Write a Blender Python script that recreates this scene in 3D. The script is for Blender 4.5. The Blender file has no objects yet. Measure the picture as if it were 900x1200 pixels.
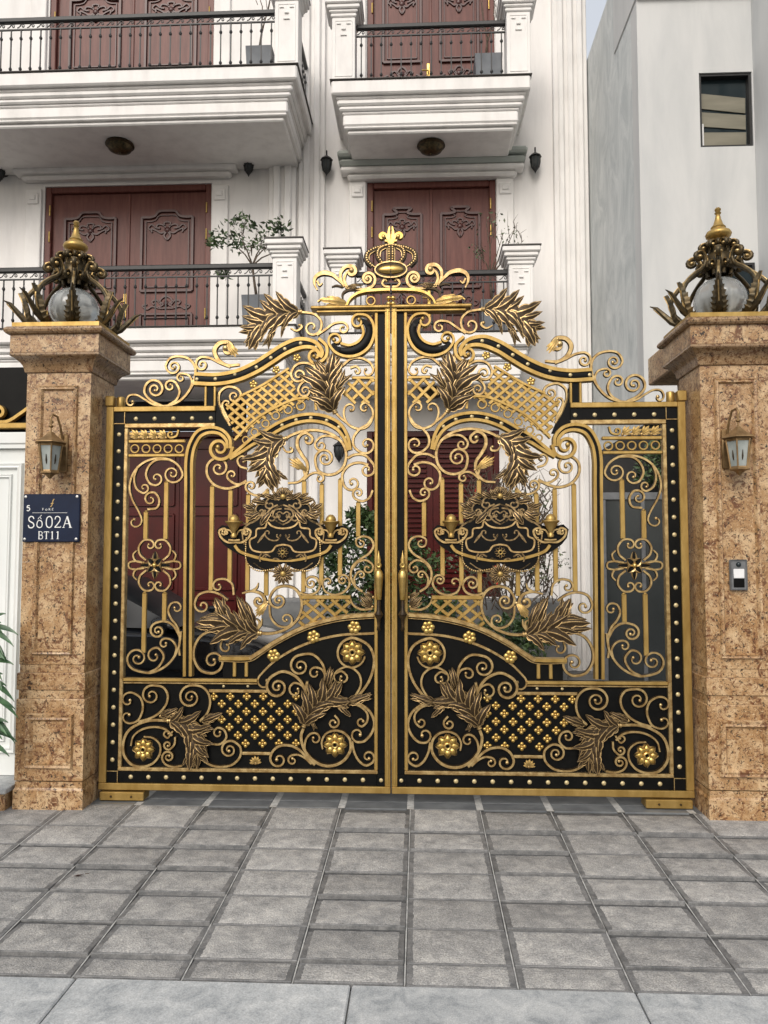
import bpy, math, random
from math import sin, cos, pi, radians as R, hypot, atan2
from mathutils import Vector, Matrix

SC = bpy.context.scene
COL = SC.collection
random.seed(7)

# ---------------------------------------------------------------- camera, sky, sun, exposure
CX, CD, CH, YAW, PITCH = .196, 5.2756, 1.6473, .0464, .0599
cam = bpy.data.cameras.new('camera')
cam.sensor_fit = 'VERTICAL'; cam.sensor_height = 36; cam.lens = 27
cam.clip_end = 2000; cam.clip_start = .05
camo = bpy.data.objects.new('camera', cam); COL.objects.link(camo)
camo.location = (CX, -CD, CH); camo.rotation_euler = (pi/2 + PITCH, 0, YAW)
SC.camera = camo

SUN_EL, SUN_AZ = R(36), R(196)          # azimuth clockwise from +Y: behind the camera, a little to its left
world = bpy.data.worlds.new('World'); SC.world = world; world.use_nodes = True
nt = world.node_tree; nt.nodes.clear()
sky = nt.nodes.new('ShaderNodeTexSky'); sky.sky_type = 'NISHITA'; sky.sun_disc = False
sky.sun_elevation = SUN_EL; sky.sun_rotation = SUN_AZ; sky.air_density = 1.0; sky.dust_density = 4.0; sky.ozone_density = 1.0
mixn = nt.nodes.new('ShaderNodeMix'); mixn.data_type = 'RGBA'; mixn.inputs[0].default_value = .42
mixn.inputs[7].default_value = (9.6, 9.55, 9.3, 1)          # thin bright cloud over the sky
bg = nt.nodes.new('ShaderNodeBackground'); bg.inputs[1].default_value = .11
ow = nt.nodes.new('ShaderNodeOutputWorld')
nt.links.new(sky.outputs[0], mixn.inputs[6]); nt.links.new(mixn.outputs[2], bg.inputs[0]); nt.links.new(bg.outputs[0], ow.inputs[0])
sun = bpy.data.lights.new('sun', 'SUN'); sun.energy = 1.4; sun.angle = R(32); sun.color = (1, .972, .93)
suno = bpy.data.objects.new('sun', sun); COL.objects.link(suno)
suno.location = (-4, -14, 12)
sd = Vector((sin(SUN_AZ)*cos(SUN_EL), cos(SUN_AZ)*cos(SUN_EL), sin(SUN_EL)))
suno.rotation_euler = (-sd).to_track_quat('-Z', 'Y').to_euler()
SC.view_settings.view_transform = 'Standard'; SC.view_settings.look = 'None'
SC.view_settings.exposure = 0.36; SC.view_settings.gamma = 1

# ---------------------------------------------------------------- materials
MATS = {}
def mat(name, c1, c2=None, rough=.5, metal=0, scale=8, bump=0, bscale=None, c3=None, detail=6, dist=0, spec=.5,
        rnd=0, stretch=None, p=(.35, .65), nr=.55, trans=0, rough2=None, grit=0):
    m = bpy.data.materials.new(name); m.use_nodes = True; MATS[name] = m
    t = m.node_tree; b = t.nodes['Principled BSDF']; L = t.links.new
    b.inputs['Metallic'].default_value = metal; b.inputs['Roughness'].default_value = rough
    b.inputs['Specular IOR Level'].default_value = spec
    if trans: b.inputs['Transmission Weight'].default_value = trans
    b.inputs['Base Color'].default_value = (*c1, 1)
    tc = t.nodes.new('ShaderNodeTexCoord'); src = tc.outputs['Object']
    if stretch:
        mp = t.nodes.new('ShaderNodeMapping'); mp.inputs['Scale'].default_value = stretch; L(src, mp.inputs[0]); src = mp.outputs[0]
    if rnd is not None and rnd:
        oi = t.nodes.new('ShaderNodeObjectInfo'); va = t.nodes.new('ShaderNodeVectorMath'); va.operation = 'ADD'
        ms = t.nodes.new('ShaderNodeMath'); ms.operation = 'MULTIPLY'; ms.inputs[1].default_value = 37
        L(oi.outputs['Random'], ms.inputs[0]); L(src, va.inputs[0]); L(ms.outputs[0], va.inputs[1]); src = va.outputs[0]
    n = t.nodes.new('ShaderNodeTexNoise'); n.inputs['Scale'].default_value = scale; n.inputs['Detail'].default_value = detail
    n.inputs['Distortion'].default_value = dist; n.inputs['Roughness'].default_value = nr; L(src, n.inputs['Vector'])
    col = None
    if c2:
        r = t.nodes.new('ShaderNodeValToRGB'); e = r.color_ramp.elements
        e[0].position = p[0]; e[0].color = (*c1, 1); e[1].position = p[1]; e[1].color = (*c2, 1)
        if c3:
            x = e.new((p[0]+p[1])/2); x.color = (*c3, 1)
        L(n.outputs['Fac'], r.inputs[0]); col = r.outputs[0]
        if rnd:
            mm = t.nodes.new('ShaderNodeMapRange'); mm.inputs[3].default_value = 1-rnd; mm.inputs[4].default_value = 1+rnd
            L(oi.outputs['Random'], mm.inputs[0])
            mx = t.nodes.new('ShaderNodeMix'); mx.data_type = 'RGBA'; mx.blend_type = 'MULTIPLY'; mx.inputs[0].default_value = 1
            L(col, mx.inputs[6]); L(mm.outputs[0], mx.inputs[7]); col = mx.outputs[2]
        if grit:
            g = t.nodes.new('ShaderNodeTexNoise'); g.inputs['Scale'].default_value = 170; g.inputs['Detail'].default_value = 3; L(src, g.inputs['Vector'])
            gr = t.nodes.new('ShaderNodeMapRange'); gr.inputs[1].default_value = .32; gr.inputs[2].default_value = .68; gr.inputs[3].default_value = 1-grit; gr.inputs[4].default_value = 1+grit; L(g.outputs['Fac'], gr.inputs[0])
            gx = t.nodes.new('ShaderNodeMix'); gx.data_type = 'RGBA'; gx.blend_type = 'MULTIPLY'; gx.inputs[0].default_value = 1
            L(col, gx.inputs[6]); L(gr.outputs[0], gx.inputs[7]); col = gx.outputs[2]
        L(col, b.inputs['Base Color'])
    if rough2 is not None:
        mr = t.nodes.new('ShaderNodeMapRange'); mr.inputs[1].default_value = .3; mr.inputs[2].default_value = .7
        mr.inputs[3].default_value = rough; mr.inputs[4].default_value = rough2
        L(n.outputs['Fac'], mr.inputs[0]); L(mr.outputs[0], b.inputs['Roughness'])
    if bump:
        n2 = t.nodes.new('ShaderNodeTexNoise'); n2.inputs['Scale'].default_value = bscale or scale*4; n2.inputs['Detail'].default_value = 5
        L(src, n2.inputs['Vector'])
        bp = t.nodes.new('ShaderNodeBump'); bp.inputs['Strength'].default_value = bump; bp.inputs['Distance'].default_value = .01
        L(n2.outputs['Fac'], bp.inputs['Height']); L(bp.outputs[0], b.inputs['Normal'])
    m['_col'] = 1
    return m

def granite(name, base, pale, brown, dark, scale=1, rough=.38):
    m = bpy.data.materials.new(name); m.use_nodes = True; MATS[name] = m
    t = m.node_tree; b = t.nodes['Principled BSDF']; L = t.links.new
    b.inputs['Roughness'].default_value = rough
    tc = t.nodes.new('ShaderNodeTexCoord'); oi = t.nodes.new('ShaderNodeObjectInfo')
    ms = t.nodes.new('ShaderNodeMath'); ms.operation = 'MULTIPLY'; ms.inputs[1].default_value = 23; L(oi.outputs['Random'], ms.inputs[0])
    va = t.nodes.new('ShaderNodeVectorMath'); va.operation = 'ADD'; L(tc.outputs['Object'], va.inputs[0]); L(ms.outputs[0], va.inputs[1])
    def noise(s, d, ds):
        n = t.nodes.new('ShaderNodeTexNoise'); n.inputs['Scale'].default_value = s*scale; n.inputs['Detail'].default_value = d
        n.inputs['Distortion'].default_value = ds; n.inputs['Roughness'].default_value = .65; L(va.outputs[0], n.inputs['Vector']); return n.outputs['Fac']
    def ramp(fac, a, b_):
        r = t.nodes.new('ShaderNodeMapRange'); r.interpolation_type = 'SMOOTHSTEP'; r.inputs[1].default_value = a; r.inputs[2].default_value = b_; L(fac, r.inputs[0]); return r.outputs[0]
    def mix(f, a, c):
        x = t.nodes.new('ShaderNodeMix'); x.data_type = 'RGBA'; L(f, x.inputs[0])
        if isinstance(a, tuple): x.inputs[6].default_value = (*a, 1)
        else: L(a, x.inputs[6])
        x.inputs[7].default_value = (*c, 1); return x.outputs[2]
    c = mix(ramp(noise(7, 8, .8), .42, .66), base, pale)
    c = mix(ramp(noise(10, 9, 1.6), .52, .64), c, brown)
    c = mix(ramp(noise(26, 7, 1.4), .545, .62), c, brown)
    c = mix(ramp(noise(44, 6, 1.0), .56, .64), c, dark)
    c = mix(ramp(noise(70, 4, 0), .56, .66), c, pale)
    c = mix(ramp(noise(95, 3, .5), .60, .66), c, dark)
    L(c, b.inputs['Base Color'])
    bp = t.nodes.new('ShaderNodeBump'); bp.inputs['Strength'].default_value = .12; bp.inputs['Distance'].default_value = .004
    L(noise(50, 5, 0), bp.inputs['Height']); L(bp.outputs[0], b.inputs['Normal'])
    return m

gold = mat('gold_paint', (.34, .215, .060), (.48, .325, .11), rough=.42, metal=.75, scale=14, bump=.12, bscale=60, stretch=(1, 1, .35))
gold_lt = mat('bright_gold', (.44, .285, .07), (.60, .42, .15), rough=.3, metal=.85, scale=20)
relief = mat('relief_bronze', (.13, .085, .038), (.36, .25, .12), rough=.4, metal=.7, scale=45)
antique = mat('antique_gold', (.33, .21, .082), (.60, .44, .205), rough=.36, metal=.8, scale=26, bump=.1)
bronze = mat('dark_bronze', (.022, .014, .007), (.060, .037, .016), rough=.45, metal=.4, scale=30, spec=.3)
leaf_gold = mat('rubbed_leaf_gold', (.31, .20, .08), (.60, .42, .20), rough=.36, metal=.75, scale=40)
patina = mat('patina_bronze', (.035, .030, .018), (.12, .085, .04), rough=.45, metal=.65, scale=25)
black = mat('black_paint', (.0020, .0022, .0022), (.004, .004, .0038), rough=.42, scale=15, spec=.13)
iron = mat('black_iron', (.012, .012, .013), (.022, .022, .022), rough=.5, scale=30)
stud_m = mat('stud_cream_gold', (.44, .35, .18), (.60, .50, .29), rough=.45, metal=.4, scale=90)
granite_m = granite('tan_granite', (.34, .196, .086), (.55, .39, .225), (.14, .055, .021), (.018, .012, .008))
granite_d = granite('polished_granite_moulding', (.25, .155, .078), (.36, .245, .14), (.135, .062, .026), (.035, .02, .013), rough=.25)
stucco = mat('white_stucco', (.68, .662, .645), (.79, .77, .75), rough=.8, scale=2.4, bump=.08, bscale=40, stretch=(2.2, 2.2, .35), detail=9, nr=.6, p=(.22, .55))
stucco_t = mat('white_trim', (.68, .66, .64), (.80, .782, .76), rough=.7, scale=3, stretch=(1.5, 1.5, .6), detail=8, p=(.25, .55), bump=.04)
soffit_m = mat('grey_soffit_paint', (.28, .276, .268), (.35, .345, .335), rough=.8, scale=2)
wood = mat('sky_faded_door_red', (.100, .030, .023), (.150, .052, .040), rough=.42, spec=.3, nr=.6, scale=4, stretch=(6, 6, .6), bump=.05)  # upper doors: same red as below, sky reflection mixed into the colour
wood_d = mat('carved_wood', (.05, .013, .011), (.075, .022, .018), rough=.4, scale=10)
red_shaded = mat('shaded_door_red', (.046, .0028, .0024), (.066, .004, .0035), rough=.34, spec=.3, scale=3)  # ground doors: same red as above, shade mixed into the colour
render_m = mat('streaky_grey_render', (.43, .465, .47), (.70, .72, .71), rough=.9, scale=1.7, stretch=(1.6, 1.6, .75), bump=.12, bscale=14, detail=12, dist=1.4, nr=.68, p=(.3, .68))
neigh_m = mat('pale_grey_paint', (.46, .475, .48), (.585, .59, .585), rough=.85, scale=1.3, stretch=(1.8, 1.8, .4), bump=.06, bscale=30, detail=10, nr=.6, p=(.25, .6), dist=.4)
tile_m = mat('paving_tile', (.175, .176, .174), (.47, .455, .425), c3=(.31, .304, .292), rough=.78, scale=11, bump=.7, bscale=110, rnd=.14, detail=14, dist=.35, p=(.30, .70), nr=.74, grit=.34)
tile_b = mat('paving_tile_edge', (.095, .098, .10), (.205, .203, .20), rough=.6, scale=14, rnd=.12, bump=.3, nr=.7, grit=.2)
joint_m = mat('dark_joint', (.05, .05, .05), (.10, .10, .098), rough=.9, scale=30)
thresh_m = mat('dark_threshold_tile', (.085, .092, .10), (.14, .15, .155), rough=.5, scale=8, rnd=.15, bump=.1)
mortar_m = mat('pale_mortar', (.30, .30, .29), (.48, .48, .46), rough=.9, scale=30)
kerb_m = mat('pale_stone_kerb', (.25, .268, .278), (.50, .51, .505), c3=(.385, .40, .405), rough=.7, scale=9, detail=13, dist=.5, nr=.74, grit=.2, bump=.08, rnd=.04)
yard_m = mat('yard_concrete', (.15, .15, .148), (.22, .22, .215), rough=.8, scale=3, bump=.1)
road_m = mat('asphalt', (.045, .045, .046), (.07, .07, .07), rough=.9, scale=30, bump=.3)
glass_m = mat('frosted_globe', (.50, .525, .52), (.62, .64, .63), rough=.14, scale=6, trans=.65)
glass_d = mat('dark_glass', (.012, .02, .024), (.02, .03, .034), rough=.12, scale=2, spec=.35)
glass_w = mat('lantern_glass', (.24, .27, .26), (.36, .39, .375), rough=.25, scale=12)
navy = mat('navy_enamel', (.003, .009, .030), (.004, .012, .038), rough=.35, scale=10, spec=.25)
white_l = mat('white_lettering', (.75, .76, .74), (.80, .80, .78), rough=.45, scale=20)
gstep = mat('grey_step_stone', (.12, .124, .125), (.19, .193, .19), rough=.7, scale=5)
steel = mat('steel', (.5, .5, .5), (.6, .6, .6), rough=.3, metal=.9, scale=20)
greym = mat('grey_plastic', (.12, .125, .13), (.16, .165, .17), rough=.45, scale=15)
whitep = mat('white_plastic', (.68, .68, .68), (.74, .74, .74), rough=.35, scale=15)
whitegate = mat('white_gate_paint', (.66, .69, .68), (.72, .745, .735), rough=.4, scale=2)
planter_m = mat('grey_planter', (.13, .145, .165), (.17, .185, .205), rough=.6, scale=6)
leaf_m = mat('green_leaf', (.018, .042, .012), (.07, .115, .035), rough=.5, scale=5, rnd=.2)
palm_m = mat('palm_leaf', (.025, .075, .028), (.07, .16, .06), rough=.4, scale=8, rnd=.2)
olive_m = mat('olive_leaf', (.06, .085, .04), (.13, .16, .085), rough=.55, scale=6)
car_g = mat('tinted_car_glass', (.006, .008, .010), (.010, .012, .014), rough=.3, scale=2, spec=.2)
bark = mat('bark', (.06, .045, .032), (.12, .09, .065), rough=.9, scale=20, bump=.3)
car_p = mat('black_car_paint', (.006, .007, .009), (.009, .010, .012), rough=.1, scale=3)
tyre_m = mat('tyre_rubber', (.012, .012, .012), (.02, .02, .02), rough=.85, scale=30)
lamp_lens = mat('headlamp_lens', (.55, .58, .6), (.7, .72, .74), rough=.08, scale=10)
lantern_red = mat('red_paper', (.50, .03, .015), (.62, .06, .03), rough=.7, scale=8)
beige = mat('beige_slat', (.17, .16, .12), (.23, .215, .165), rough=.7, scale=3, stretch=(.6, 1, 4))
copperm = mat('brown_bronze_lantern', (.20, .125, .055), (.32, .21, .10), rough=.45, metal=.7, scale=20)
dark_m = mat('dark_interior', (.012, .012, .013), (.018, .018, .018), rough=.8, scale=2)  # near-black tone stands for the unlit inside of garage and doorways
dslab = mat('dark_edge_tile', (.05, .045, .04), (.08, .07, .065), rough=.5, scale=10)
awn = mat('grey_green_cornice', (.36, .39, .36), (.42, .45, .42), rough=.75, scale=3)
screen_m = mat('grey_gate_glass', (.022, .027, .028), (.036, .042, .043), rough=.2, scale=2)

# ---------------------------------------------------------------- mesh helpers
class MB:
    def __init__(s): s.v = []; s.f = []; s.m = []
    def add(s, vs, fs, m=0):
        o = len(s.v); s.v += [tuple(p) for p in vs]
        for i, f in enumerate(fs):
            s.f.append([o+k for k in f]); s.m.append(m[i] if isinstance(m, list) else m)
        return s
    def box(s, x0, x1, y0, y1, z0, z1, m=0, ch=0):
        if ch:
            c = min(ch, (x1-x0)*.45, (y1-y0)*.45, (z1-z0)*.45)
            vs = []; idx = {}
            X = (x0, x1); Y = (y0, y1); Z = (z0, z1)
            for a in (0, 1):
                for b in (0, 1):
                    for d in (0, 1):
                        sx = c if a == 0 else -c; sy = c if b == 0 else -c; sz = c if d == 0 else -c
                        idx[a, b, d, 0] = len(vs); vs.append((X[a], Y[b]+sy, Z[d]+sz))
                        idx[a, b, d, 1] = len(vs); vs.append((X[a]+sx, Y[b], Z[d]+sz))
                        idx[a, b, d, 2] = len(vs); vs.append((X[a]+sx, Y[b]+sy, Z[d]))
            fs = []
            for a in (0, 1): fs.append([idx[a, 0, 0, 0], idx[a, 1, 0, 0], idx[a, 1, 1, 0], idx[a, 0, 1, 0]][::1 if a else -1])
            for b in (0, 1): fs.append([idx[0, b, 0, 1], idx[1, b, 0, 1], idx[1, b, 1, 1], idx[0, b, 1, 1]][::-1 if b else 1])
            for d in (0, 1): fs.append([idx[0, 0, d, 2], idx[1, 0, d, 2], idx[1, 1, d, 2], idx[0, 1, d, 2]][::1 if d else -1])
            for b in (0, 1):
                for d in (0, 1): fs.append([idx[0, b, d, 1], idx[1, b, d, 1], idx[1, b, d, 2], idx[0, b, d, 2]][::1 if (b == d) != (b == 0) or False else -1])
            for a in (0, 1):
                for d in (0, 1): fs.append([idx[a, 0, d, 0], idx[a, 1, d, 0], idx[a, 1, d, 2], idx[a, 0, d, 2]])
            for a in (0, 1):
                for b in (0, 1): fs.append([idx[a, b, 0, 0], idx[a, b, 1, 0], idx[a, b, 1, 1], idx[a, b, 0, 1]])
            for k in [(a, b, d) for a in (0, 1) for b in (0, 1) for d in (0, 1)]:
                fs.append([idx[k[0], k[1], k[2], q] for q in (0, 1, 2)])
            return s.add(vs, fs, m)
        vs = [(x0, y0, z0), (x1, y0, z0), (x1, y1, z0), (x0, y1, z0), (x0, y0, z1), (x1, y0, z1), (x1, y1, z1), (x0, y1, z1)]
        return s.add(vs, [[3, 2, 1, 0], [4, 5, 6, 7], [0, 1, 5, 4], [1, 2, 6, 5], [2, 3, 7, 6], [3, 0, 4, 7]], m)
    def tube(s, pts, r, n=8, m=0, caps=True):
        pts = [Vector(p) for p in pts]; k = len(pts)
        rr = r if isinstance(r, (list, tuple)) else [r]*k
        up = None; vs = []
        for i, p in enumerate(pts):
            t = (pts[min(i+1, k-1)] - pts[max(i-1, 0)]).normalized()
            if up is None:
                up = Vector((0, 0, 1)) if abs(t.z) < .9 else Vector((1, 0, 0))
            a = (up - t*up.dot(t)); a.normalize(); b = t.cross(a); up = a
            for j in range(n):
                q = 2*pi*j/n; vs.append(p + a*(rr[i]*cos(q)) + b*(rr[i]*sin(q)))
        fs = [[i*n+j, i*n+(j+1) % n, (i+1)*n+(j+1) % n, (i+1)*n+j] for i in range(k-1) for j in range(n)]
        if caps: fs += [list(range(n))[::-1], [(k-1)*n+j for j in range(n)]]
        return s.add(vs, fs, m)
    def lathe(s, prof, c=(0, 0, 0), n=16, m=0, axis='z', a0=0, a1=2*pi, sx=1):
        full = abs(a1-a0-2*pi) < 1e-6; cols = n if full else n+1; vs = []
        for r, z in prof:
            for j in range(cols):
                q = a0+(a1-a0)*j/n
                if axis == 'z': p = (c[0]+r*cos(q), c[1]+r*sin(q), c[2]+z)
                else: p = (c[0]+r*cos(q)*sx, c[1]-z, c[2]+r*sin(q))      # axis -y (towards the street)
                vs.append(p)
        fs = []
        for i in range(len(prof)-1):
            for j in range(n):
                j2 = (j+1) % cols if full else j+1
                fs.append([i*cols+j, i*cols+j2, (i+1)*cols+j2, (i+1)*cols+j])
        return s.add(vs, fs, m)
    def ball(s, c, r, n=8, m=0, sx=1, sy=1, sz=1):
        k = max(4, n//2+1); pr = [(sin(pi*i/k), -cos(pi*i/k)) for i in range(k+1)]
        vs = []
        for a, z in pr:
            for j in range(n):
                q = 2*pi*j/n; vs.append((c[0]+a*cos(q)*r*sx, c[1]+a*sin(q)*r*sy, c[2]+z*r*sz))
        fs = [[i*n+j, i*n+(j+1) % n, (i+1)*n+(j+1) % n, (i+1)*n+j] for i in range(k) for j in range(n)]
        return s.add(vs, fs, m)
    def prism(s, poly, y0, y1, m=0):
        n = len(poly)
        vs = [(x, y0, z) for x, z in poly] + [(x, y1, z) for x, z in poly]
        fs = [list(range(n)), list(range(n, 2*n))[::-1]] + [[i, n+i, n+(i+1) % n, (i+1) % n] for i in range(n)]
        return s.add(vs, fs, m)
    def sweep(s, path, w, yb, yf, mf=0, ms=1, round_=True):
        """bar swept along a path in the xz plane; front faces use mf, side and back faces ms"""
        k = len(path); ww = w if isinstance(w, (list, tuple)) else [w]*k; vs = []
        pr = [(-.5, yb), (-.5, yf+(yb-yf)*.45), (-.36, yf), (.36, yf), (.5, yf+(yb-yf)*.45), (.5, yb)] if round_ else \
             [(-.5, yb), (-.5, yf+.002), (-.46, yf), (.46, yf), (.5, yf+.002), (.5, yb)]
        for i, (x, z) in enumerate(path):
            a = path[max(i-1, 0)]; b = path[min(i+1, k-1)]
            tx, tz = b[0]-a[0], b[1]-a[1]; l = hypot(tx, tz) or 1; nx, nz = -tz/l, tx/l
            for u, y in pr: vs.append((x+nx*u*ww[i], y, z+nz*u*ww[i]))
        fs = []; mm = []
        for i in range(k-1):
            for j in range(6):
                fs.append([i*6+j, i*6+(j+1) % 6, (i+1)*6+(j+1) % 6, (i+1)*6+j]); mm.append(mf if j == 2 or (j in (1, 3) and not round_) else ms)
        fs += [list(range(6))[::-1], [(k-1)*6+j for j in range(6)]]; mm += [mf, mf]
        return s.add(vs, fs, mm)
    def mesh(s, name, mats, smooth=40):
        me = bpy.data.meshes.new(name); me.from_pydata(s.v, [], s.f)
        for m in (mats if isinstance(mats, (list, tuple)) else [mats]): me.materials.append(m)
        me.polygons.foreach_set('material_index', s.m)
        me.validate(); me.update()
        bm_fix(me)
        if smooth:
            me.shade_smooth(); me.set_sharp_from_angle(angle=R(smooth))
        return me
    def build(s, name, mats, parent=None, smooth=40, loc=None):
        return put(name, s.mesh(name, mats, smooth), parent, loc)

import bmesh
def bm_fix(me):
    b = bmesh.new(); b.from_mesh(me)
    bmesh.ops.recalc_face_normals(b, faces=b.faces); b.to_mesh(me); b.free()
def put(name, me, parent=None, loc=None, rot=None, sc=None):
    o = bpy.data.objects.new(name, me); COL.objects.link(o)
    if parent: o.parent = parent
    if loc: o.location = loc
    if rot: o.rotation_euler = rot
    if sc is not None: o.scale = sc if hasattr(sc, '__len__') else (sc, sc, sc)
    return o
def tag(o, label, cat, group=None, kind=None):
    if label: o['label'] = label
    if cat: o['category'] = cat
    if group: o['group'] = group
    if kind: o['kind'] = kind
    return o
def thing(name, loc, label, cat, group=None, rz=0):
    o = bpy.data.objects.new(name, None); COL.objects.link(o); o.location = loc; o.rotation_euler = (0, 0, rz)
    o.empty_display_size = .1
    return tag(o, label, cat, group)
def kids(o): return [c for c in bpy.data.objects if c.parent == o]
CHILD = {}
def copy_tree(o, parent=None, idx=None):
    if idx is None:
        idx = {}
        for c in list(bpy.data.objects):
            if c.parent: idx.setdefault(c.parent.name, []).append(c)
    n = o.copy(); COL.objects.link(n)
    if parent: n.parent = parent
    for c in idx.get(o.name, []): copy_tree(c, n, idx)
    return n
def sphere_prof(r, k=8, a0=0, a1=1):
    return [(r*sin(pi*(a0+(a1-a0)*i/k)), -r*cos(pi*(a0+(a1-a0)*i/k))) for i in range(k+1)]
def crom(pts, step):
    """Catmull-Rom resampled at about `step`"""
    if len(pts) < 3:
        (a, b) = pts; n = max(1, int(hypot(b[0]-a[0], b[1]-a[1])/step)); n = min(n, 2)
        return [(a[0]+(b[0]-a[0])*i/n, a[1]+(b[1]-a[1])*i/n) for i in range(n+1)]
    P = [(2*pts[0][0]-pts[1][0], 2*pts[0][1]-pts[1][1])] + list(pts) + [(2*pts[-1][0]-pts[-2][0], 2*pts[-1][1]-pts[-2][1])]
    out = []
    for i in range(1, len(P)-2):
        p0, p1, p2, p3 = P[i-1:i+3]
        d = hypot(p2[0]-p1[0], p2[1]-p1[1]); n = max(1, int(d/step+.5))
        # centripetal parametrisation keeps spirals free of loops
        t01 = max(1e-6, hypot(p1[0]-p0[0], p1[1]-p0[1])**.5); t12 = max(1e-6, d**.5); t23 = max(1e-6, hypot(p3[0]-p2[0], p3[1]-p2[1])**.5)
        m1 = [(p2[k]-p1[k]) + t12*((p1[k]-p0[k])/t01 - (p2[k]-p0[k])/(t01+t12)) for k in (0, 1)]
        m2 = [(p2[k]-p1[k]) + t12*((p3[k]-p2[k])/t23 - (p3[k]-p1[k])/(t12+t23)) for k in (0, 1)]
        for j in range(n):
            t = j/n; a = 2*t**3-3*t**2+1; b = t**3-2*t**2+t; c = -2*t**3+3*t**2; e = t**3-t**2
            out.append(tuple(a*p1[k]+b*m1[k]+c*p2[k]+e*m2[k] for k in (0, 1)))
    out.append(tuple(pts[-1]))
    return out
# ================================================================ THE SETTING
def sheet(name, x0, x1, y0, y1, z, m):
    o = MB().add([(x0, y0, z), (x1, y0, z), (x1, y1, z), (x0, y1, z)], [[0, 1, 2, 3]]).build(name, m, None, 0); o['kind'] = 'structure'; return o
sheet('ground', -600, 600, -600, 600, -.24, road_m)
sheet('road', -60, 60, -14, -2.5, -.212, road_m)
sheet('yard_floor', -14, 14, .30, 30, -.004, yard_m)
SLOPE, Y0 = .040, -.117
def ramp(y): return SLOPE*(y-Y0)
pav = MB().add([(-12, -2.068, ramp(-2.068)-.010), (12, -2.068, ramp(-2.068)-.010), (12, Y0, -.010), (-12, Y0, -.010), (12, .30, -.010), (-12, .30, -.010)], [[0, 1, 2, 3], [3, 2, 4, 5]]).build('pavement', joint_m, None, 0)
pav['kind'] = 'structure'
rt = random.Random(3)
def tile_mesh(w, d, mx, my):
    b = MB(); b.box(-w/2, w/2, -d/2, d/2, -.03, 0, 1, .003)
    n = 56; vs = []
    for ring, (ins, z) in enumerate(((0, -.001), (.008, .0018))):
        for i in range(n):
            s_, e = divmod(i, 14); u = e/14*2-1
            c, s = ((u, -1), (1, u), (-u, 1), (-1, -u))[s_]
            hx = w/2-mx-ins+rt.uniform(-.004, .004); hy = d/2-my-ins+rt.uniform(-.002, .002)
            vs.append((c*hx, s*hy, z))
    vs.append((0, 0, .0024))
    fs = [[i, (i+1) % n, n+(i+1) % n, n+i] for i in range(n)] + [[n+i, n+(i+1) % n, 2*n] for i in range(n)]
    b.add(vs, fs, 0); return b.mesh('paving_tile', [tile_m, tile_b], 30)
rows = [-.117, -.485, -.770, -1.050, -1.335, -1.620, -1.905, -2.066]
CP = .457
tilt = math.atan(SLOPE)
for r in range(7):
    d = rows[r]-rows[r+1]; yc = (rows[r]+rows[r+1])/2
    vm = [tile_mesh(CP-.010, d-.005, .023, .0055) for _ in range(4)]
    for k in range(-10, 10):
        x = .13+CP*(k+.5)
        put('paving_tile', vm[rt.randrange(4)], pav, (x+rt.uniform(-.0015, .0015), yc, ramp(yc)+rt.uniform(-.0008, .001)), (tilt+rt.uniform(-.0015, .0015), rt.uniform(-.0015, .0015), rt.choice((0, pi))+rt.uniform(-.003, .003)))
for k in range(-9, 10):
    x = .13+CP*k; ya, yb = -2.064, -.119
    MB().add([(x-.003, ya, ramp(ya)-.002), (x+.003, ya, ramp(ya)-.002), (x+.003, yb, -.002), (x-.003, yb, -.002)], [[0, 1, 2, 3]]).build('mortar_joint', mortar_m, pav, 0)
    MB().add([(x-.023, -.112, -.0025), (x+.023, -.112, -.0025), (x+.023, .29, -.0025), (x-.023, .29, -.0025)], [[0, 1, 2, 3]]).build('mortar_joint', mortar_m, pav, 0)
th_a = MB().box(-.205, .205, -.068, .068, -.02, 0, 0, .003).mesh('threshold_tile', thresh_m, 30)
th_b = MB().box(-.205, .205, -.126, .126, -.02, 0, 0, .003).mesh('threshold_tile', thresh_m, 30)
for k in range(-6, 6):
    x = .13+CP*(k+.5)
    put('threshold_tile', th_a, pav, (x, -.045, 0)); put('threshold_tile', th_b, pav, (x, .155, 0))
kerb = MB().add([(-30, -2.56, -.10), (30, -2.56, -.10), (30, -2.07, -.10), (-30, -2.07, -.10)], [[0, 1, 2, 3]]).build('kerb', mortar_m, None, 0); kerb['kind'] = 'structure'
km = MB().box(-.563, .563, -.24, .24, -.13, .016, 0, .006).mesh('kerb_stone', kerb_m, 30)
for k in range(-5, 5): put('kerb_stone', km, kerb, (-.085+1.133*(k+.5), -2.315, -.088+rt.uniform(-.001, .001)))

# ---------------------------------------------------------------- the town houses
YF, YL, YR = 6.4, 4.85, 5.2
ZB = (4.80, 8.455)                                     # balcony floors
lh = thing('town_house', (-5.2, YF, 0), 'white town house on the left with the wide balconies and two broad red doors', 'house')
rh = thing('town_house', (.45, YF, 0), 'white town house on the right with the narrow projecting balconies and tall fluted corner pilaster', 'house')
def in_(p, o): o.parent = p; o.location = Vector(o.location)-p.location; return o
def part(p, name, mb, m, smooth=30): return in_(p, mb.build(name, m, None, smooth))
def wall_with(p, x0, x1, holes, z1):
    """facade sheet with real openings: strips between the holes (x0, x1, z0, z1)"""
    xs = sorted({x0, x1, *[h[0] for h in holes], *[h[1] for h in holes]}); b = MB()
    for a, c in zip(xs, xs[1:]):
        zz = -.1
        for h in sorted([h for h in holes if h[0] <= a+1e-6 and h[1] >= c-1e-6], key=lambda h: h[2]):
            if h[2] > zz: b.box(a, c, YF, YF+.25, zz, h[2])
            zz = h[3]
        b.box(a, c, YF, YF+.25, zz, z1)
    return part(p, 'wall', b, stucco, 0)
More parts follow.
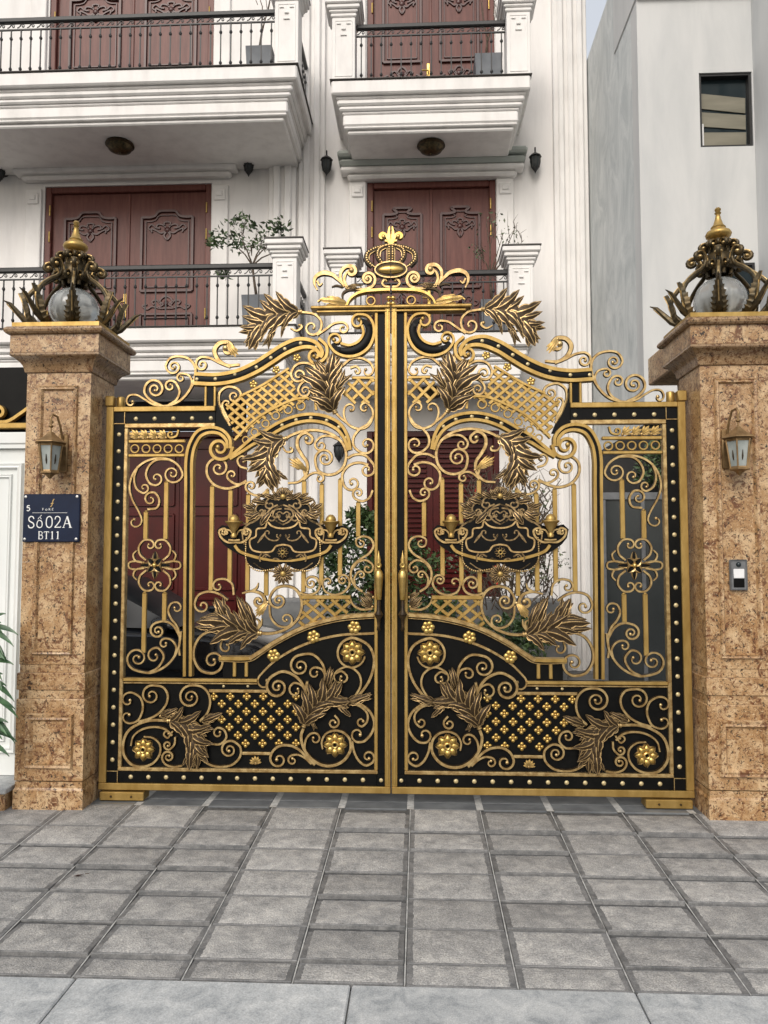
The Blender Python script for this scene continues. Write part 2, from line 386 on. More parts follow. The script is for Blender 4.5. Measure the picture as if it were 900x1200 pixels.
LD = [(-5.766, -3.075, ZB[0], 7.57), (-5.766, -3.075, ZB[1], 11.22), (-6.6, -2.46, .02, 4.09)]
RD = [(-.614, 1.393, ZB[0], 7.53), (-.614, 1.393, ZB[1], 11.18), (-.609, 1.411, 1.06, 3.59)]
wall_with(lh, -12, -1.70, LD, 13.5); wall_with(rh, -1.699, 2.80, RD, 13.5)
part(rh, 'side_wall', MB().box(2.55, 2.80, YF+.251, 18, -.1, 13.5), stucco, 0)
part(rh, 'plinth', MB().box(-2.0, 2.2, 5.35, 6.39, -.1, 1.05, 0, .01), gstep)
for i in range(4): part(rh, 'step', MB().box(-.9, 1.7, 5.35-.28*(i+1), 5.349-.28*i, -.1, .84-.21*i, 0, .008), gstep)
# carved ornament, flat scroll sprays joined in one relief per panel
def carving(cx_, cz, w, h, kind):
    b = MB()
    def sw(pts, wd): b.sweep(crom([(cx_+x*w, cz+z*h) for x, z in pts], .02), wd, 0, -.022, 0, 0)
    for s in (1, -1):
        if kind:
            sw([(0, .0), (s*.12, .25), (s*.3, .3), (s*.34, .12), (s*.22, .08)], .03); sw([(s*.05, -.1), (s*.2, -.2), (s*.34, -.05), (s*.5, .05), (s*.48, -.15)], .03)
            sw([(s*.36, .1), (s*.5, .3), (s*.6, .1), (s*.52, -.02)], .026); sw([(0, -.05), (s*.1, -.35), (0, -.6)], .035); sw([(0, .45), (s*.1, .4), (s*.08, .2)], .03)
        else:
            sw([(0, -.3), (s*.2, -.3), (s*.45, -.2), (s*.6, -.35), (s*.75, -.15), (s*.6, -.05)], .03); sw([(0, .45), (s*.12, .35), (s*.2, .1), (s*.1, 0)], .035)
            sw([(s*.15, -.1), (s*.3, .2), (s*.45, .1), (s*.38, -.08)], .03); sw([(s*.05, .1), (s*.1, -.1), (s*.25, -.25)], .03)
    b.ball((cx_, -.012, cz), .05, 8, 0, sy=.5); return b
def door(p, x0, x1, z0, z1, carve=True, m=wood):
    f = MB(); fw = .10
    f.box(x0, x0+fw, YF+.02, YF+.16, z0, z1, 0, .01); f.box(x1-fw, x1, YF+.02, YF+.16, z0, z1, 0, .01); f.box(x0+fw+.001, x1-fw-.001, YF+.02, YF+.16, z1-fw, z1, 0, .01)
    d = part(p, 'door', f, m); L0 = d.location.copy()
    def sub(name, mb, mm, loc=(0, 0, 0)): o = mb.build(name, mm, d, 40); o.location = Vector(loc)-p.location-L0+L0; o.location = Vector(loc)-p.location; return o
    def sub2(name, mb, mm): o = mb.build(name, mm, None, 40); o.parent = d; o.location = -(Vector(p.location)+Vector(d.location)) if False else Vector((0, 0, 0)); return o
    ins = (x1-x0-2*fw)/2
    for i in (0, 1):
        a = x0+fw+ins*i+.001; c = a+ins-.002; zt = z1-fw-.004; H = zt-z0; Y = YF+.085
        b = MB().box(a, c, Y, Y+.05, z0+.01, zt)
        sub2('door_leaf', b, m)
        st = ins*.17; pa, pc = a+st, c-st; pm = (pa+pc)/2
        zu0, zu1 = z0+H*.40, zt-H*.115
        arch = [(pa, zu1-.10), (pa+.14, zu1-.10), (pa+.22, zu1-.075), (pm-.14, zu1-.01), (pm, zu1), (pm+.14, zu1-.01), (pc-.22, zu1-.075), (pc-.14, zu1-.10), (pc, zu1-.10)]
        fr = MB()
        for off, wd, dp in ((0, .05, .035), (.065, .022, .018)):
            A = [(pa+off, zu0+off)]+[(min(max(x, pa+off), pc-off), z-off) for x, z in arch]+[(pc-off, zu0+off)]
            fr.sweep(A[:2], wd, Y, Y-dp, 0, 0); fr.sweep(crom(A[1:-1], .03), wd, Y-.0005, Y-dp-.001, 0, 0); fr.sweep(A[-2:], wd, Y, Y-dp, 0, 0); fr.sweep([A[0], A[-1]], wd, Y-.001, Y-dp-.002, 0, 0)
        sub2('panel_moulding', fr, wood_d)
        lo = MB(); zl0, zl1 = z0+.12, z0+H*.26
        for off, wd in ((0, .045), (.06, .02)):
            q = [(pa+off, zl0+off), (pa+off, zl1-off), (pc-off, zl1-off), (pc-off, zl0+off)]
            for k in range(4): lo.sweep([q[k], q[(k+1) % 4]], wd, Y-.0005*k, Y-.03-.0007*k, 0, 0)
        sub2('panel_moulding', lo, wood_d)
        if carve:
            for cz, ww, hh, kd in ((zu1-.30, (pc-pa)*.62, .28, 1), (z0+H*.325, (pc-pa)*.62, .26, 0)):
                cb = carving(pm, cz, ww, hh, kd); cb.v = [(x, y+Y, z) for x, y, z in cb.v]; sub2('carving', cb, wood_d)
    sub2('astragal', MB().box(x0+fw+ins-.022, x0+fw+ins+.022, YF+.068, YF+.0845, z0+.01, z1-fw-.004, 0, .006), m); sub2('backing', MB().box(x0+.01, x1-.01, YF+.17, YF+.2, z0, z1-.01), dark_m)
    for xx in (x0+fw*.8, x1-fw*.8):
        for zz in (z0+H*.86, z0+H*.70, z0+H*.22):
            sub2('hinge', MB().lathe([(.001, 0), (.013, .004), (.013, .17), (.001, .175)], c=(xx, YF+.012, zz), n=8), gold_lt)
    xm = x0+fw+ins; hz = z0+H*.305
    b = MB().box(xm-.065, xm-.010, YF+.06, YF+.084, hz-.21, hz+.22, 0, .008); b.tube([(xm-.037, YF+.06, hz+.06), (xm-.037, YF+.0, hz+.06), (xm-.15, YF+.0, hz+.065)], .013, 8)
    sub2('door_handle', b, gold_lt)
    return d
# parts are modelled in world coordinates: parent offsets are taken out in part(); sub-parts of a part share its frame
for q in LD[:2]: door(lh, *q)
for q in RD[:2]: door(rh, *q)
# ground floor doors
def ground_door(p, x0, x1, z0, z1, slats):
    fw = .09; f = MB(); f.box(x0, x0+fw, YF+.01, YF+.15, z0, z1, 0, .01); f.box(x1-fw, x1, YF+.01, YF+.15, z0, z1, 0, .01); f.box(x0+fw+.001, x1-fw-.001, YF+.01, YF+.15, z1-fw, z1, 0, .01)
    d = part(p, 'door', f, red_shaded); MB().box(x0+.01, x1-.01, YF+.16, YF+.2, z0, z1-.01).build('backing', dark_m, d, 0); n = 2 if slats else 4; w = (x1-x0-2*fw)/n
    for i in range(n):
        a = x0+fw+w*i+.004; c = a+w-.008
        b = MB().box(a, c, YF+.09, YF+.13, z0+.01, z1-fw-.004); o = b.build('door_leaf', red_shaded, d, 0)
        if slats:
            sm = MB().box(a+.09, c-.09, YF+.055, YF+.088, -.026, .026, 0, .008).mesh('slat', red_shaded, 30)
            for k in range(30): put('slat', sm, d, (0, 0, z0+.16+k*(z1-z0-.32)/29))
        else:
            b = MB()
            for zz0, zz1 in ((z0+.15, z0+1.0), (z0+1.15, z0+2.3), (z0+2.45, z1-.25)):
                q = [(a+.08, zz0), (a+.08, zz1), (c-.08, zz1), (c-.08, zz0)]
                for k in range(4): b.sweep([q[k], q[(k+1) % 4]], .04, YF+.089-.0004*k, YF+.06-.0006*k, 0, 0)
            b.build('panel_moulding', red_shaded, d, 30)
ground_door(lh, -6.6, -2.46, .02, 3.61, False); ground_door(rh, *RD[2], True)
part(lh, 'transom_panel', MB().box(-6.55, -2.50, YF+.03, YF+.10, 3.63, 4.085), dark_m)  # plain near-black panel filling the band above the left door
# lintels and corner consoles over the balcony doors
def lintel(p, x0, x1, z1, m):
    b = MB().box(x0, x1, YF-.34, YF-.002, z1-.09, z1, 0, .03); b.box(x0+.02, x1-.02, YF-.28, YF-.002, z1-.20, z1-.092, 0, .05); part(p, 'awning_cassette', b, m)
    b = MB().box(x0+.04, x1-.04, YF-.22, YF-.002, z1-.28, z1-.202, 0, .02); b.box(x0+.14, x1-.14, YF-.15, YF-.002, z1-.36, z1-.282, 0, .03); part(p, 'lintel', b, stucco_t)
lintel(lh, -6.24, -2.60, 8.00-.02, awn); lintel(rh, -1.05, 1.845, 7.90-.02, awn); lintel(lh, -6.24, -2.60, 11.6, awn); lintel(rh, -1.05, 1.845, 11.55, awn)
for p, xs in ((lh, (-5.93, -2.93)), (rh, (-.76, 1.53))):
    for zf, zt in ((ZB[0], 7.56), (ZB[1], 11.2)):
        for x in xs:
            b = MB().box(x-.13, x+.13, YF-.05, YF-.002, zf, zt-.04, 0, .012); b.box(x-.09, x+.09, YF-.075, YF-.051, zt-.30, zt-.12, 0, .02); b.box(x-.05, x+.05, YF-.095, YF-.076, zt-.24, zt-.16, 0, .02); part(p, 'door_pilaster', b, stucco_t)
def pilaster(p, x0, x1, z0, z1, n=3, y=.07):
    b = MB().box(x0, x1, YF-y, YF-.002, z0, z1, 0, .01); w = (x1-x0)/(n+.5)
    for i in range(n):
        a = x0+w*.25+w*i+.03; b.box(a, a+w-.06, YF-y-.05, YF-y-.001, z0, z1, 0, .018)
    part(p, 'pilaster', b, stucco_t)
pilaster(rh, 2.276, 2.795, -.05, 13.5, 3, .12); pilaster(lh, -2.15, -1.72, 0, 13.5, 2); pilaster(rh, -1.68, -1.27, 0, 13.5, 2)
# balconies
TIERS = [(-.012, .0, -.02, 'edge'), (-.215, -.013, 0, 't'), (-.250, -.216, .065, 't'), (-.330, -.251, .075, 't'), (-.395, -.331, .105, 't'), (-.430, -.396, .145, 't'), (-.595, -.431, .155, 't'), (-.630, -.596, .17, 't'), (-.69, -.631, .215, 't')]
bal_me = None
def baluster():
    b = MB(); b.box(-.008, .008, -.008, .008, 0, .74)
    for z in (.15, .60): b.lathe([(.008, z-.03), (.017, z-.018), (.024, z), (.017, z+.018), (.008, z+.03)], n=8)
    return b.mesh('baluster', iron, 40)
bal_me = baluster()
scr_me = MB()
scr_me.sweep(crom([(-.06, .005), (-.03, .02), (.0, .055), (.03, .055), (.042, .03), (.025, .014), (.01, .028), (.02, .04)], .008), .011, .006, -.006); scr_me = scr_me.mesh('rail_scroll', [iron, iron], 40)
def balcony(p, x0, x1, yf, zf, left, right):
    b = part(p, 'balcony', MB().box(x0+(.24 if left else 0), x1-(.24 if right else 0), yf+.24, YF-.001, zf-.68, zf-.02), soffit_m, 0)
    for za, zb, ins, kind in TIERS:
        o = MB().box(x0+(ins if left else 0), x1-(ins if right else 0), yf+ins, YF-.0015, zf+za, zf+zb, 0, .004 if kind == 'edge' else min(.02, (zb-za)*.3)).build('edge_tile' if kind == 'edge' else 'moulding', dslab if kind == 'edge' else stucco_t, None, 30)
        o.parent = b
    return b
def railing(p, x0, x1, y, zf, n):
    r = MB().box(x0, x1, y-.035, y+.035, zf+.845, zf+.92, 0, .015); r.box(x0, x1, y-.012, y+.012, zf+.742, zf+.760); r.box(x0, x1, y-.012, y+.012, zf+.030, zf+.048)
    r = part(p, 'railing', r, iron)
    for i in range(n):
        x = x0+(x1-x0)*(i+.5)/n; put('baluster', bal_me, r, (x, y, zf+.02)); put('rail_scroll', scr_me, r, (x, y, zf+.775))
def post(p, x, y, zf):
    b = MB().box(x-.165, x+.165, y-.165, y+.165, zf, zf+.93, 0, .006); o = part(p, 'balcony_post', b, stucco_t)
    c = MB()
    for h, z0, z1 in ((.185, .931, .985), (.205, .986, 1.03), (.235, 1.031, 1.09), (.262, 1.091, 1.165)): c.box(x-h, x+h, y-h, y+h, zf+z0, zf+z1, 0, .012)
    c.build('cap', stucco_t, None, 30).parent = o
    MB().box(x-.27, x+.27, y-.27, y+.27, zf+1.166, zf+1.185, 0, .003).build('coping', dslab, None, 30).parent = o
    d = MB()
    for dx in (-.07, .07): d.box(x+dx-.03, x+dx+.03, y-.180, y-.166, zf+.825, zf+.84, 0, .004)
    d.box(x-.03, x+.03, y-.186, y-.166, zf+.74, zf+.765, 0, .006); d.box(x-.045, x+.045, y-.182, y-.166, zf+.655, zf+.67, 0, .004)
    f = [(x-.12, zf+.06), (x-.12, zf+.88), (x+.12, zf+.88), (x+.12, zf+.06)]
    for k in range(4): d.sweep([f[k], f[(k+1) % 4]], .014, y-.165, y-.171-.0004*k)
    d.build('post_moulding', [stucco_t, stucco_t], None, 30).parent = o
for zf in ZB:
    balcony(lh, -12, -1.475, YL, zf, False, True); railing(lh, -8.6, -1.80, YL+.20, zf, 47); post(lh, -1.63, YL+.20, zf)
    balcony(rh, -1.043, 1.771, YR, zf-.02, True, True); railing(rh, -.70, 1.46, YR+.19, zf-.02, 15); post(rh, -.87, YR+.19, zf-.02); post(rh, 1.61, YR+.19, zf-.02)
    r = part(lh, 'railing', MB().box(-1.60, -1.54, YL+.37, YF-.002, zf+.845, zf+.92, 0, .015), iron)
    for i in range(8): put('baluster', bal_me, r, (-1.57, YL+.45+i*.135, zf+.02))

# ---------------------------------------------------------------- the neighbouring building on the right
nb = thing('neighbour_building', (4, 6, 0), 'tall bare grey rendered building at the right edge behind the right pillar', 'building')
part(nb, 'side_wall', MB().box(2.815, 3.10, 3.95, 16, 3.2, 9.38), render_m, 0)
b = MB(); WX0, WX1, WZ0, WZ1 = 3.53, 4.145, 6.50, 7.41; W2 = (3.66, 4.10, 4.45, 5.08)
b.box(2.815, WX0, 3.7, 3.949, 3.2, 8.35); b.box(WX0, WX1, 3.7, 3.949, 3.2, W2[2]) if False else None
b.box(WX0, WX1, 3.7, 3.949, WZ1, 8.35); b.box(WX1, 4.16, 3.7, 3.949, 3.2, 8.35); b.box(WX0, WX1, 3.7, 3.949, 3.2, WZ0)
part(nb, 'front_wall', b, neigh_m, 0)
part(nb, 'overhang', MB().box(2.80, 4.159, 3.62, 4.72, 8.351, 13, 0, .01), neigh_m)
part(nb, 'wing', MB().box(4.161, 9, 1.3, 16, -.1, 13), neigh_m, 0)
part(nb, 'rear_block', MB().box(3.101, 4.16, 3.96, 16, 3.2, 9.37), neigh_m, 0)
f = MB(); f.box(WX0, WX0+.03, 3.72, 3.80, WZ0, WZ1); f.box(WX1-.03, WX1, 3.72, 3.80, WZ0, WZ1); f.box(WX0+.031, WX1-.031, 3.72, 3.80, WZ0, WZ0+.03); f.box(WX0+.031, WX1-.031, 3.72, 3.80, WZ1-.03, WZ1)
w = part(nb, 'window', f, iron)
MB().box(WX0+.031, WX1-.031, 3.80, 3.81, WZ0+.031, WZ1-.031).build('pane', glass_d, None, 0).parent = w
for i, (a0, a1, t) in enumerate(((7.20, 7.02, -.07), (6.97, 6.80, -.05), (6.72, 6.54, -.01))):
    # slats lean: tilted beige strips set against the pane
    s = MB().add([(WX0+.05, 3.785, a1), (WX1-.05, 3.785, a1+t), (WX1-.05, 3.775, a0+t), (WX0+.05, 3.775, a0), (WX0+.05, 3.795, a1), (WX1-.05, 3.795, a1+t), (WX1-.05, 3.795, a0+t), (WX0+.05, 3.795, a0)],
                 [[0, 1, 2, 3], [4, 7, 6, 5], [0, 3, 7, 4], [1, 5, 6, 2], [3, 2, 6, 7], [0, 4, 5, 1]]).build('window_slat', beige, None, 0); s.parent = w
MB().box(WX0+.04, WX0+.065, 3.765, 3.774, WZ0+.04, WZ0+.32).build('window_strip', whitep, None, 0).parent = w  # narrow white upright strip at the left of the pane
f = MB(); x0, x1, z0, z1 = W2; f.box(x0, x0+.03, 3.66, 3.699, z0, z1); f.box(x1-.03, x1, 3.66, 3.699, z0, z1); f.box(x0+.031, x1-.031, 3.66, 3.699, z0, z0+.03); f.box(x0+.031, x1-.031, 3.66, 3.699, z1-.03, z1)
w = part(nb, 'window', f, iron); MB().box(x0+.031, x1-.031, 3.68, 3.69, z0+.031, z1-.031).build('pane', glass_d, None, 0).parent = w
part(nb, 'painted_dark_front', MB().box(2.815, 4.16, 3.75, 3.9, -.1, 3.199), dark_m, 0); part(nb, 'painted_dark_side', MB().box(2.815, 3.05, 3.901, 16, -.1, 3.199), dark_m, 0)  # flat panels, the darkness of an unlit ground floor painted on
f = MB().box(4.12, 4.1595, 2.2, 3.0, 5.9, 7.9, 0, .005)
part(nb, 'shutter', f, iron)
# grey framed glass screen standing in front of it
gs = thing('glass_screen', (3.2, 3.2, 0), 'grey framed glass sliding screen beyond the right gate panel, below the hedge', 'glass door')
f = MB()
for x in (2.20, 2.62, 2.93, 3.22, 3.6, 4.1): f.box(x-.022, x+.022, 3.17, 3.23, 0, 2.28, 0, .005)
f.box(2.178, 4.122, 3.165, 3.235, 2.281, 2.36, 0, .005); f.box(2.178, 4.122, 3.172, 3.228, 0, .12, 0, .004)
part(gs, 'frame', f, greym)
for a, c in ((2.222, 2.598), (2.642, 2.908), (2.952, 3.198), (3.242, 3.578), (3.622, 4.078)): part(gs, 'pane', MB().box(a, c, 3.19, 3.21, .121, 2.28), screen_m, 0)
# ================================================================ THE GATE
# plan of the left leaf, measured in drawing units on the gate's own plane (y = 0), turned into metres here
_f = Vector((-sin(YAW)*cos(PITCH), cos(YAW)*cos(PITCH), sin(PITCH))); _r = Vector((cos(YAW), sin(YAW), 0)); _u = _r.cross(_f)
REG = dict(R1=(110, 350, 5), R2=(285, 345, 5), R3=(110, 485, 5), R4=(285, 485, 5), R5=(110, 620, 5), R6=(285, 620, 5),
           R7=(110, 780, 5), R8=(285, 780, 5), C1=(100, 260, 2.5), C3=(100, 700, 2.5), Z=(255, 560, 5.625), K=(365, 255, 7.5), P=(0, 0, 1))
def plane_pt(px, py, Y=0.0):
    d = _f*900 + _r*(px-450) + _u*(600-py); t = (Y+CD)/d.y
    return CX+d.x*t, CH+d.z*t
def pt(reg, p):
    a, b, s = REG[reg]; x, z = plane_pt(a+p[0]/s, b+p[1]/s)
    return (-2+(x+2)*2/2.0111, z)
def pl(reg, ps): return [pt(reg, p) for p in ps]
U = .00578                                             # one drawing unit in metres

leaf = thing('gate_leaf', (0, 0, 0), 'black and gold wrought iron gate leaf hinged on the pillar with the number plate', 'gate', 'two leaves of the driveway gate')
CNT = [0]
def jit(): CNT[0] += 1; return (CNT[0] % 9)*.0005
def spiral(last, c, deg, r1, step=20):
    a0 = atan2(last[1]-c[1], last[0]-c[0]); r0 = hypot(last[0]-c[0], last[1]-c[1]); n = max(3, int(abs(deg)/step)); out = []
    for i in range(1, n+1):
        t = i/n; a = a0+R(deg)*t; r = r0+(r1-r0)*(t**.85); out.append((c[0]+r*cos(a), c[1]+r*sin(a)))
    return out
def S(reg, pts, end=None, start=None, w=3.4, d=.020, y=0, m=None, name='scroll', ball=True, w0=None, w1=None, rnd=True, parent=None):
    P = list(pts)
    if end: P = P + spiral(P[-1], end[:2], end[2]*1.16, end[3]*.9)
    if start: P = spiral(P[0], start[:2], start[2], start[3])[::-1] + P
    L = crom(pl(reg, P), .011); n = len(L)
    W = []
    for i in range(n):
        t = i/(n-1); k = 1.0
        if end or w1: k *= 1-(1-(w1/w if w1 else .62))*max(0, (t-.55)/.45)
        if start or w0: k *= 1-(1-(w0/w if w0 else .62))*max(0, (.45-t)/.45)
        W.append(w*U*k)
    mb = MB(); j = jit()
    mb.sweep(L, W, d/2+y, -d/2+y-j, 0, 1, rnd)
    if ball:
        for e, q in ((end, L[-1]), (start, L[0])):
            if e: mb.ball((q[0], -d/2+y-j+.004, q[1]), w*U*.62, 8, 0, sy=.8)
    return mb.build(name, m or [antique, bronze], parent or leaf, 50)
def bar(name, x0, x1, z0, z1, y0, y1, m=None, ch=.004, parent=None):
    return MB().box(x0, x1, y0, y1, z0, z1, 0, ch).build(name, m or gold, parent or leaf, 30)

# ---- outer frame
XL, XR = -2.0, -.004
BR = [0.070, 0.115]                                    # bottom rail
_, zt0 = pt('P', (190, 483)); _, zt1 = pt('P', (190, 477)); xt1, _ = pt('P', (254, 480))
_, ztop = pt('P', (450, 361))
bar('hinge_stile', XL, XL+.052, BR[1]+.001, zt1, -.032, .032)
bar('bottom_rail', XL, XR, BR[0], BR[1], -.034, .034)
bar('top_rail', XL+.053, xt1, zt0, zt1, -.032, .032)
xc0, _ = pt('P', (453, 640))
bar('meeting_stile', xc0, XR, BR[1]+.001, ztop, -.036, .036)
bar('cover_strip', xc0+.014, xc0+.026, BR[1]+.02, ztop-.02, -.041, -.036, gold_lt, .002)
xi0, _ = pt('R7', (150, 600)); xi1 = xi0+.026
xr0, _ = pt('R8', (778, 400)); xr1 = xr0+.024
_, zi0 = pt('R7', (300, 613)); _, zi1 = pt('R7', (300, 592))
_, zb1 = pt('R1', (400, 733)); _, zb2 = pt('R3', (300, 85))
xi0t, _ = pt('R3', (182, 200)); xi0 = (xi0+xi0t)/2; xi1 = xi0+.026
# black border panels with studs
bar('border_panel', XL+.053, xi0-.001, BR[1]+.082, zt0-.082, -.016, .016, black, .002)
bar('border_panel', XL+.130, xc0-.055, BR[1]+.001, zi0-.001, -.016, .016, black, .002)
bar('border_panel', XL+.130, xt1, zb1+.001, zt0-.001, -.016, .016, black, .002)
bar('border_panel', xr1+.001, xc0-.001, BR[1]+.08, ztop-.004, -.016, .016, black, .002)
for z in (BR[1]+.001, zt0-.081):
    bar('corner_panel', XL+.053, XL+.128, z, z+.08, -.019, .016, black, .002)
    k = MB(); zz = z+.08 if z < 1 else z
    k.box(XL+.053, XL+.131, -.023, -.019, zz-.0045, zz+.0005); k.box(XL+.1265, XL+.131, -.0235, -.019, z, z+.08)
    k.build('corner_bead', antique, leaf, 0)
bar('corner_panel', xc0-.054, xc0-.001, BR[1]+.001, BR[1]+.079, -.019, .016, black, .002)
bar('inner_rim', xi0, xi1, zi1+.001, zb2-.001, -.026, .024, antique)
bar('inner_rim', xi0, xr1, zi0, zi1, -.0265, .024, antique)
bar('inner_rim', xr0, xr1, zi1+.001, ztop-.004, -.026, .024, gold)
bar('inner_rim', xi0, xt1, zb2, zb1, -.0265, .024, antique)
stud_me = MB().lathe([(.0001, .010), (.006, .0095), (.010, .0065), (.0125, 0)], n=12, axis='-y').mesh('stud', stud_m)
def stud(x, z, y=-.016, s=1.22): put('stud', stud_me, leaf, (x, y, z), None, (s, s*.6, s))
for i in range(20):
    z0 = pt('R7', (110, 548))[1]; z1 = pt('R3', (155, 123))[1]
    stud((XL+.053+xi0)/2-.002, z0+(z1-z0)*i/19)
for i in range(15):
    x0 = pt('R7', (222, 648))[0]; x1 = pt('R8', (818, 644))[0]; stud(x0+(x1-x0)*i/14, pt('R7', (222, 648))[1])
for i in range(5): stud(pt('R1', (252+110*i, 706))[0], pt('R1', (252, 706))[1])

# ---- bands: black strip with gold edges and studs along a curve
def band(reg, pts, w, studs=(), ew=4.8, wl=None, name='arch_band', edge=True, mm=None):
    L = crom(pl(reg, pts), .012); n = len(L)
    W = [(wl(i/(n-1)) if wl else 1)*w*U for i in range(n)]
    b = MB().sweep(L, W, .016, -.016-jit(), 0, 0, False).build(name, black, leaf, 50)
    if edge:
        for sgn in (1, -1):
            E = []
            for i, (x, z) in enumerate(L):
                a = L[max(0, i-1)]; c = L[min(n-1, i+1)]; tx, tz = c[0]-a[0], c[1]-a[1]; l = hypot(tx, tz)
                E.append((x-tz/l*sgn*W[i]/2, z+tx/l*sgn*W[i]/2))
            e = MB().sweep(E, ew*U, .020, -.027-jit(), 0, 1).build('edge_moulding', mm or [gold, gold], b, 50)
    for p in studs:
        x, z = pt(reg, p); stud(x, z)
    return b
# cane shaped band
band('R3', [(557, 1535), (559, 1100), (562, 750), (565, 420), (567, 265), (585, 185), (628, 118), (690, 97), (755, 110), (796, 155), (800, 205)], 7.2,
     wl=lambda t: 1 if t < .86 else 1-(t-.86)*3.4, name='cane_band')
S('R3', [(822, 195), (805, 245)], (745, 205, 470, 14), w=5, d=.05, m=[gold, gold])
# middle arch
band('R4', [(-72, 262), (0, 212), (62, 166), (140, 123), (235, 68), (318, 37), (405, 25), (498, 40), (570, 80), (612, 143), (632, 215)], 8.2,
     [(140, 123), (235, 68), (318, 37), (405, 25), (498, 40), (570, 80), (612, 143)],
     wl=lambda t: min(1, .25+t*3.0) if t < .3 else (1 if t < .8 else 1-(t-.8)*3.6))
# wavy top band
band('R2', [(-278, 497), (-150, 501), (-30, 480), (85, 430), (170, 377), (252, 325), (345, 291), (425, 302), (462, 345), (455, 372)], 11.5,
     [(-265, 500), (-156, 498), (-42, 470), (85, 430), (170, 375), (252, 323), (345, 290), (437, 312)],
     wl=lambda t: 1 if t < .78 else max(.25, 1-(t-.78)*3.4), ew=5.8, name='top_band')
S('R2', [(452, 262), (498, 310), (492, 372), (440, 410)], (432, 362, 360, 10), w=4.6, d=.05, m=[gold, gold])
# vertical stub under the end of the top band
for cx_ in (661, 715):
    x, z0 = pt('R1', (cx_, 634)); _, z1 = pt('R1', (cx_, 517)); bar('post', x-.009, x+.009, z0, z1, -.022, .022)
x0, _ = pt('R1', (671, 600)); x1, _ = pt('R1', (706, 600)); bar('post_panel', x0, x1, z0, z1, -.012, .012, black, .001)
# comma shaped scroll by the meeting stile
band('R2', [(700, 150), (730, 170), (748, 215), (735, 265), (690, 315), (625, 336), (560, 322), (530, 292)], 9, edge=False,
     wl=lambda t: .35+.75*sin(pi*min(1, t*1.0))**.7, name='comma_panel')
S('R2', [(680, 122), (735, 130), (770, 175), (775, 245), (742, 318), (680, 360), (610, 367), (548, 342), (514, 298)], (552, 270, 330, 12), (682, 166, -330, 14), w=4.6, d=.05, m=[gold, gold])
S('R2', [(705, 185), (714, 230), (688, 277), (632, 302), (580, 290)], w=4.0, d=.046, m=[gold, gold])
# black web between top rail, cane and lattice
MB().prism(pl('P', [(254, 476), (254, 500), (262, 503), (271, 511), (275, 511), (270, 499), (263, 487), (258, 473), (257.5, 463), (254.5, 457)]), -.010, .014).build('web_panel', black, leaf, 0)

# ---- lower part: black sheet, arch rails
xs0 = xi1+.001; xs1 = xr0-.001
arch1 = [(380, 178), (440, 178), (490, 177), (560, 130), (650, 85), (750, 59), (860, 50)]
MB().prism([(xs0, zi1+.001)] + [(xs1, zi1+.001)] + [(xs1, pt('C3', (850, 55))[1])] + pl('C3', [(750, 62), (650, 88), (560, 133), (492, 180), (405, 181), (405, 235)]) + [(xs0, pt('C3', (200, 236))[1])], -.002, .003).build('back_sheet', black, leaf, 0)
S('C3', [(396, 178), (430, 178), (462, 178), (490, 177)], w=5.6, d=.05, m=[gold, gold], name='arch_rail', y=-.004)
S('C3', [(486, 178.5), (520, 157), (560, 130), (650, 85), (750, 59), (855, 50)], w=5.6, d=.052, m=[antique, gold], name='arch_rail', y=-.004)
S('C3', [(396, 186), (488, 186), (520, 167), (560, 140), (650, 95), (750, 69), (852, 60)], w=1.4, d=.03, m=[antique, bronze], name='arch_bead')
S('C3', [(855, 105), (740, 112), (640, 140), (560, 185), (518, 225)], (530, 248, -240, 8), w=3.8, name='arch_bead')
z0 = pt('R7', (300, 90))[1]; z1 = pt('R7', (300, 71))[1]; xe = pt('R8', (92, 80))[0]
bar('mid_rail', xs0, xe, z0, z1, -.030, .026); z0b = pt('R7', (300, 103))[1]
bar('mid_rail', xs0, xe, z0b, z0b+.010, -.020, .0, antique, .002)
for xx in (440, 475):
    x, za = pt('C3', (xx, 232)); zb = pt('C3', (xx, 188))[1]; bar('post', x-.012, x+.012, za, zb, -.018, .018)
x0, za = pt('R7', (680, 155)); zb = pt('R7', (680, 137))[1]; x1 = pt('R8', (150, 140))[0]
bar('lattice_rail', x0, x1, za, zb, -.022, -.003, antique)
x0, za = pt('R8', (0, 520)); zb = pt('R8', (0, 502))[1]; x1 = pt('R8', (182, 510))[0]
bar('lattice_rail', x0, x1, za, zb, -.022, -.003, antique)
for p in ((263, 804), (291.5, 804)):
    x, z = pt('P', p); stud(x, z, -.004, .8)

# ---- flowers
def petal_flower(n, r, rc, m, s=1, y=.5):
    b = MB()
    for i in range(n):
        a = 2*pi*i/n+pi/2; b.ball((cos(a)*r*.62, -.004, sin(a)*r*.62), r*.46, 8, 0, sy=.45)
    b.ball((0, -.008, 0), rc, 8, 0, sy=.8); return b
quat_me = petal_flower(4, .046, .012, gold_lt).mesh('quatrefoil', gold_lt)
for y, xs in ((816, (251.6, 271, 290.5, 310, 329, 348.6)), (824.7, (261, 280.6, 300, 319.5, 338.7)), (833.7, (271, 290, 309.5, 329, 348.6)), (843, (261, 280.5, 300, 319, 338.6)),
              (852, (250, 270, 290, 309.5, 329, 348.5)), (861.5, (280, 300, 319, 338.5)), (871, (289, 309, 328.5, 348.5))):
    for x in xs:
        if y == 852 and x == 250 or (y == 816 and x == 329): continue
        q = pt('P', (x, y)); put('quatrefoil', quat_me, leaf, (q[0], -.006, q[1]), None, (.62, .8, .62))
flower_me = petal_flower(6, .056, .017, gold_lt).mesh('flower', gold_lt)
for p in ((322, 768), (369, 746), (417, 735)):
    q = pt('P', p); put('flower', flower_me, leaf, (q[0], -.008, q[1]), (0, random.random(), 0), .78)
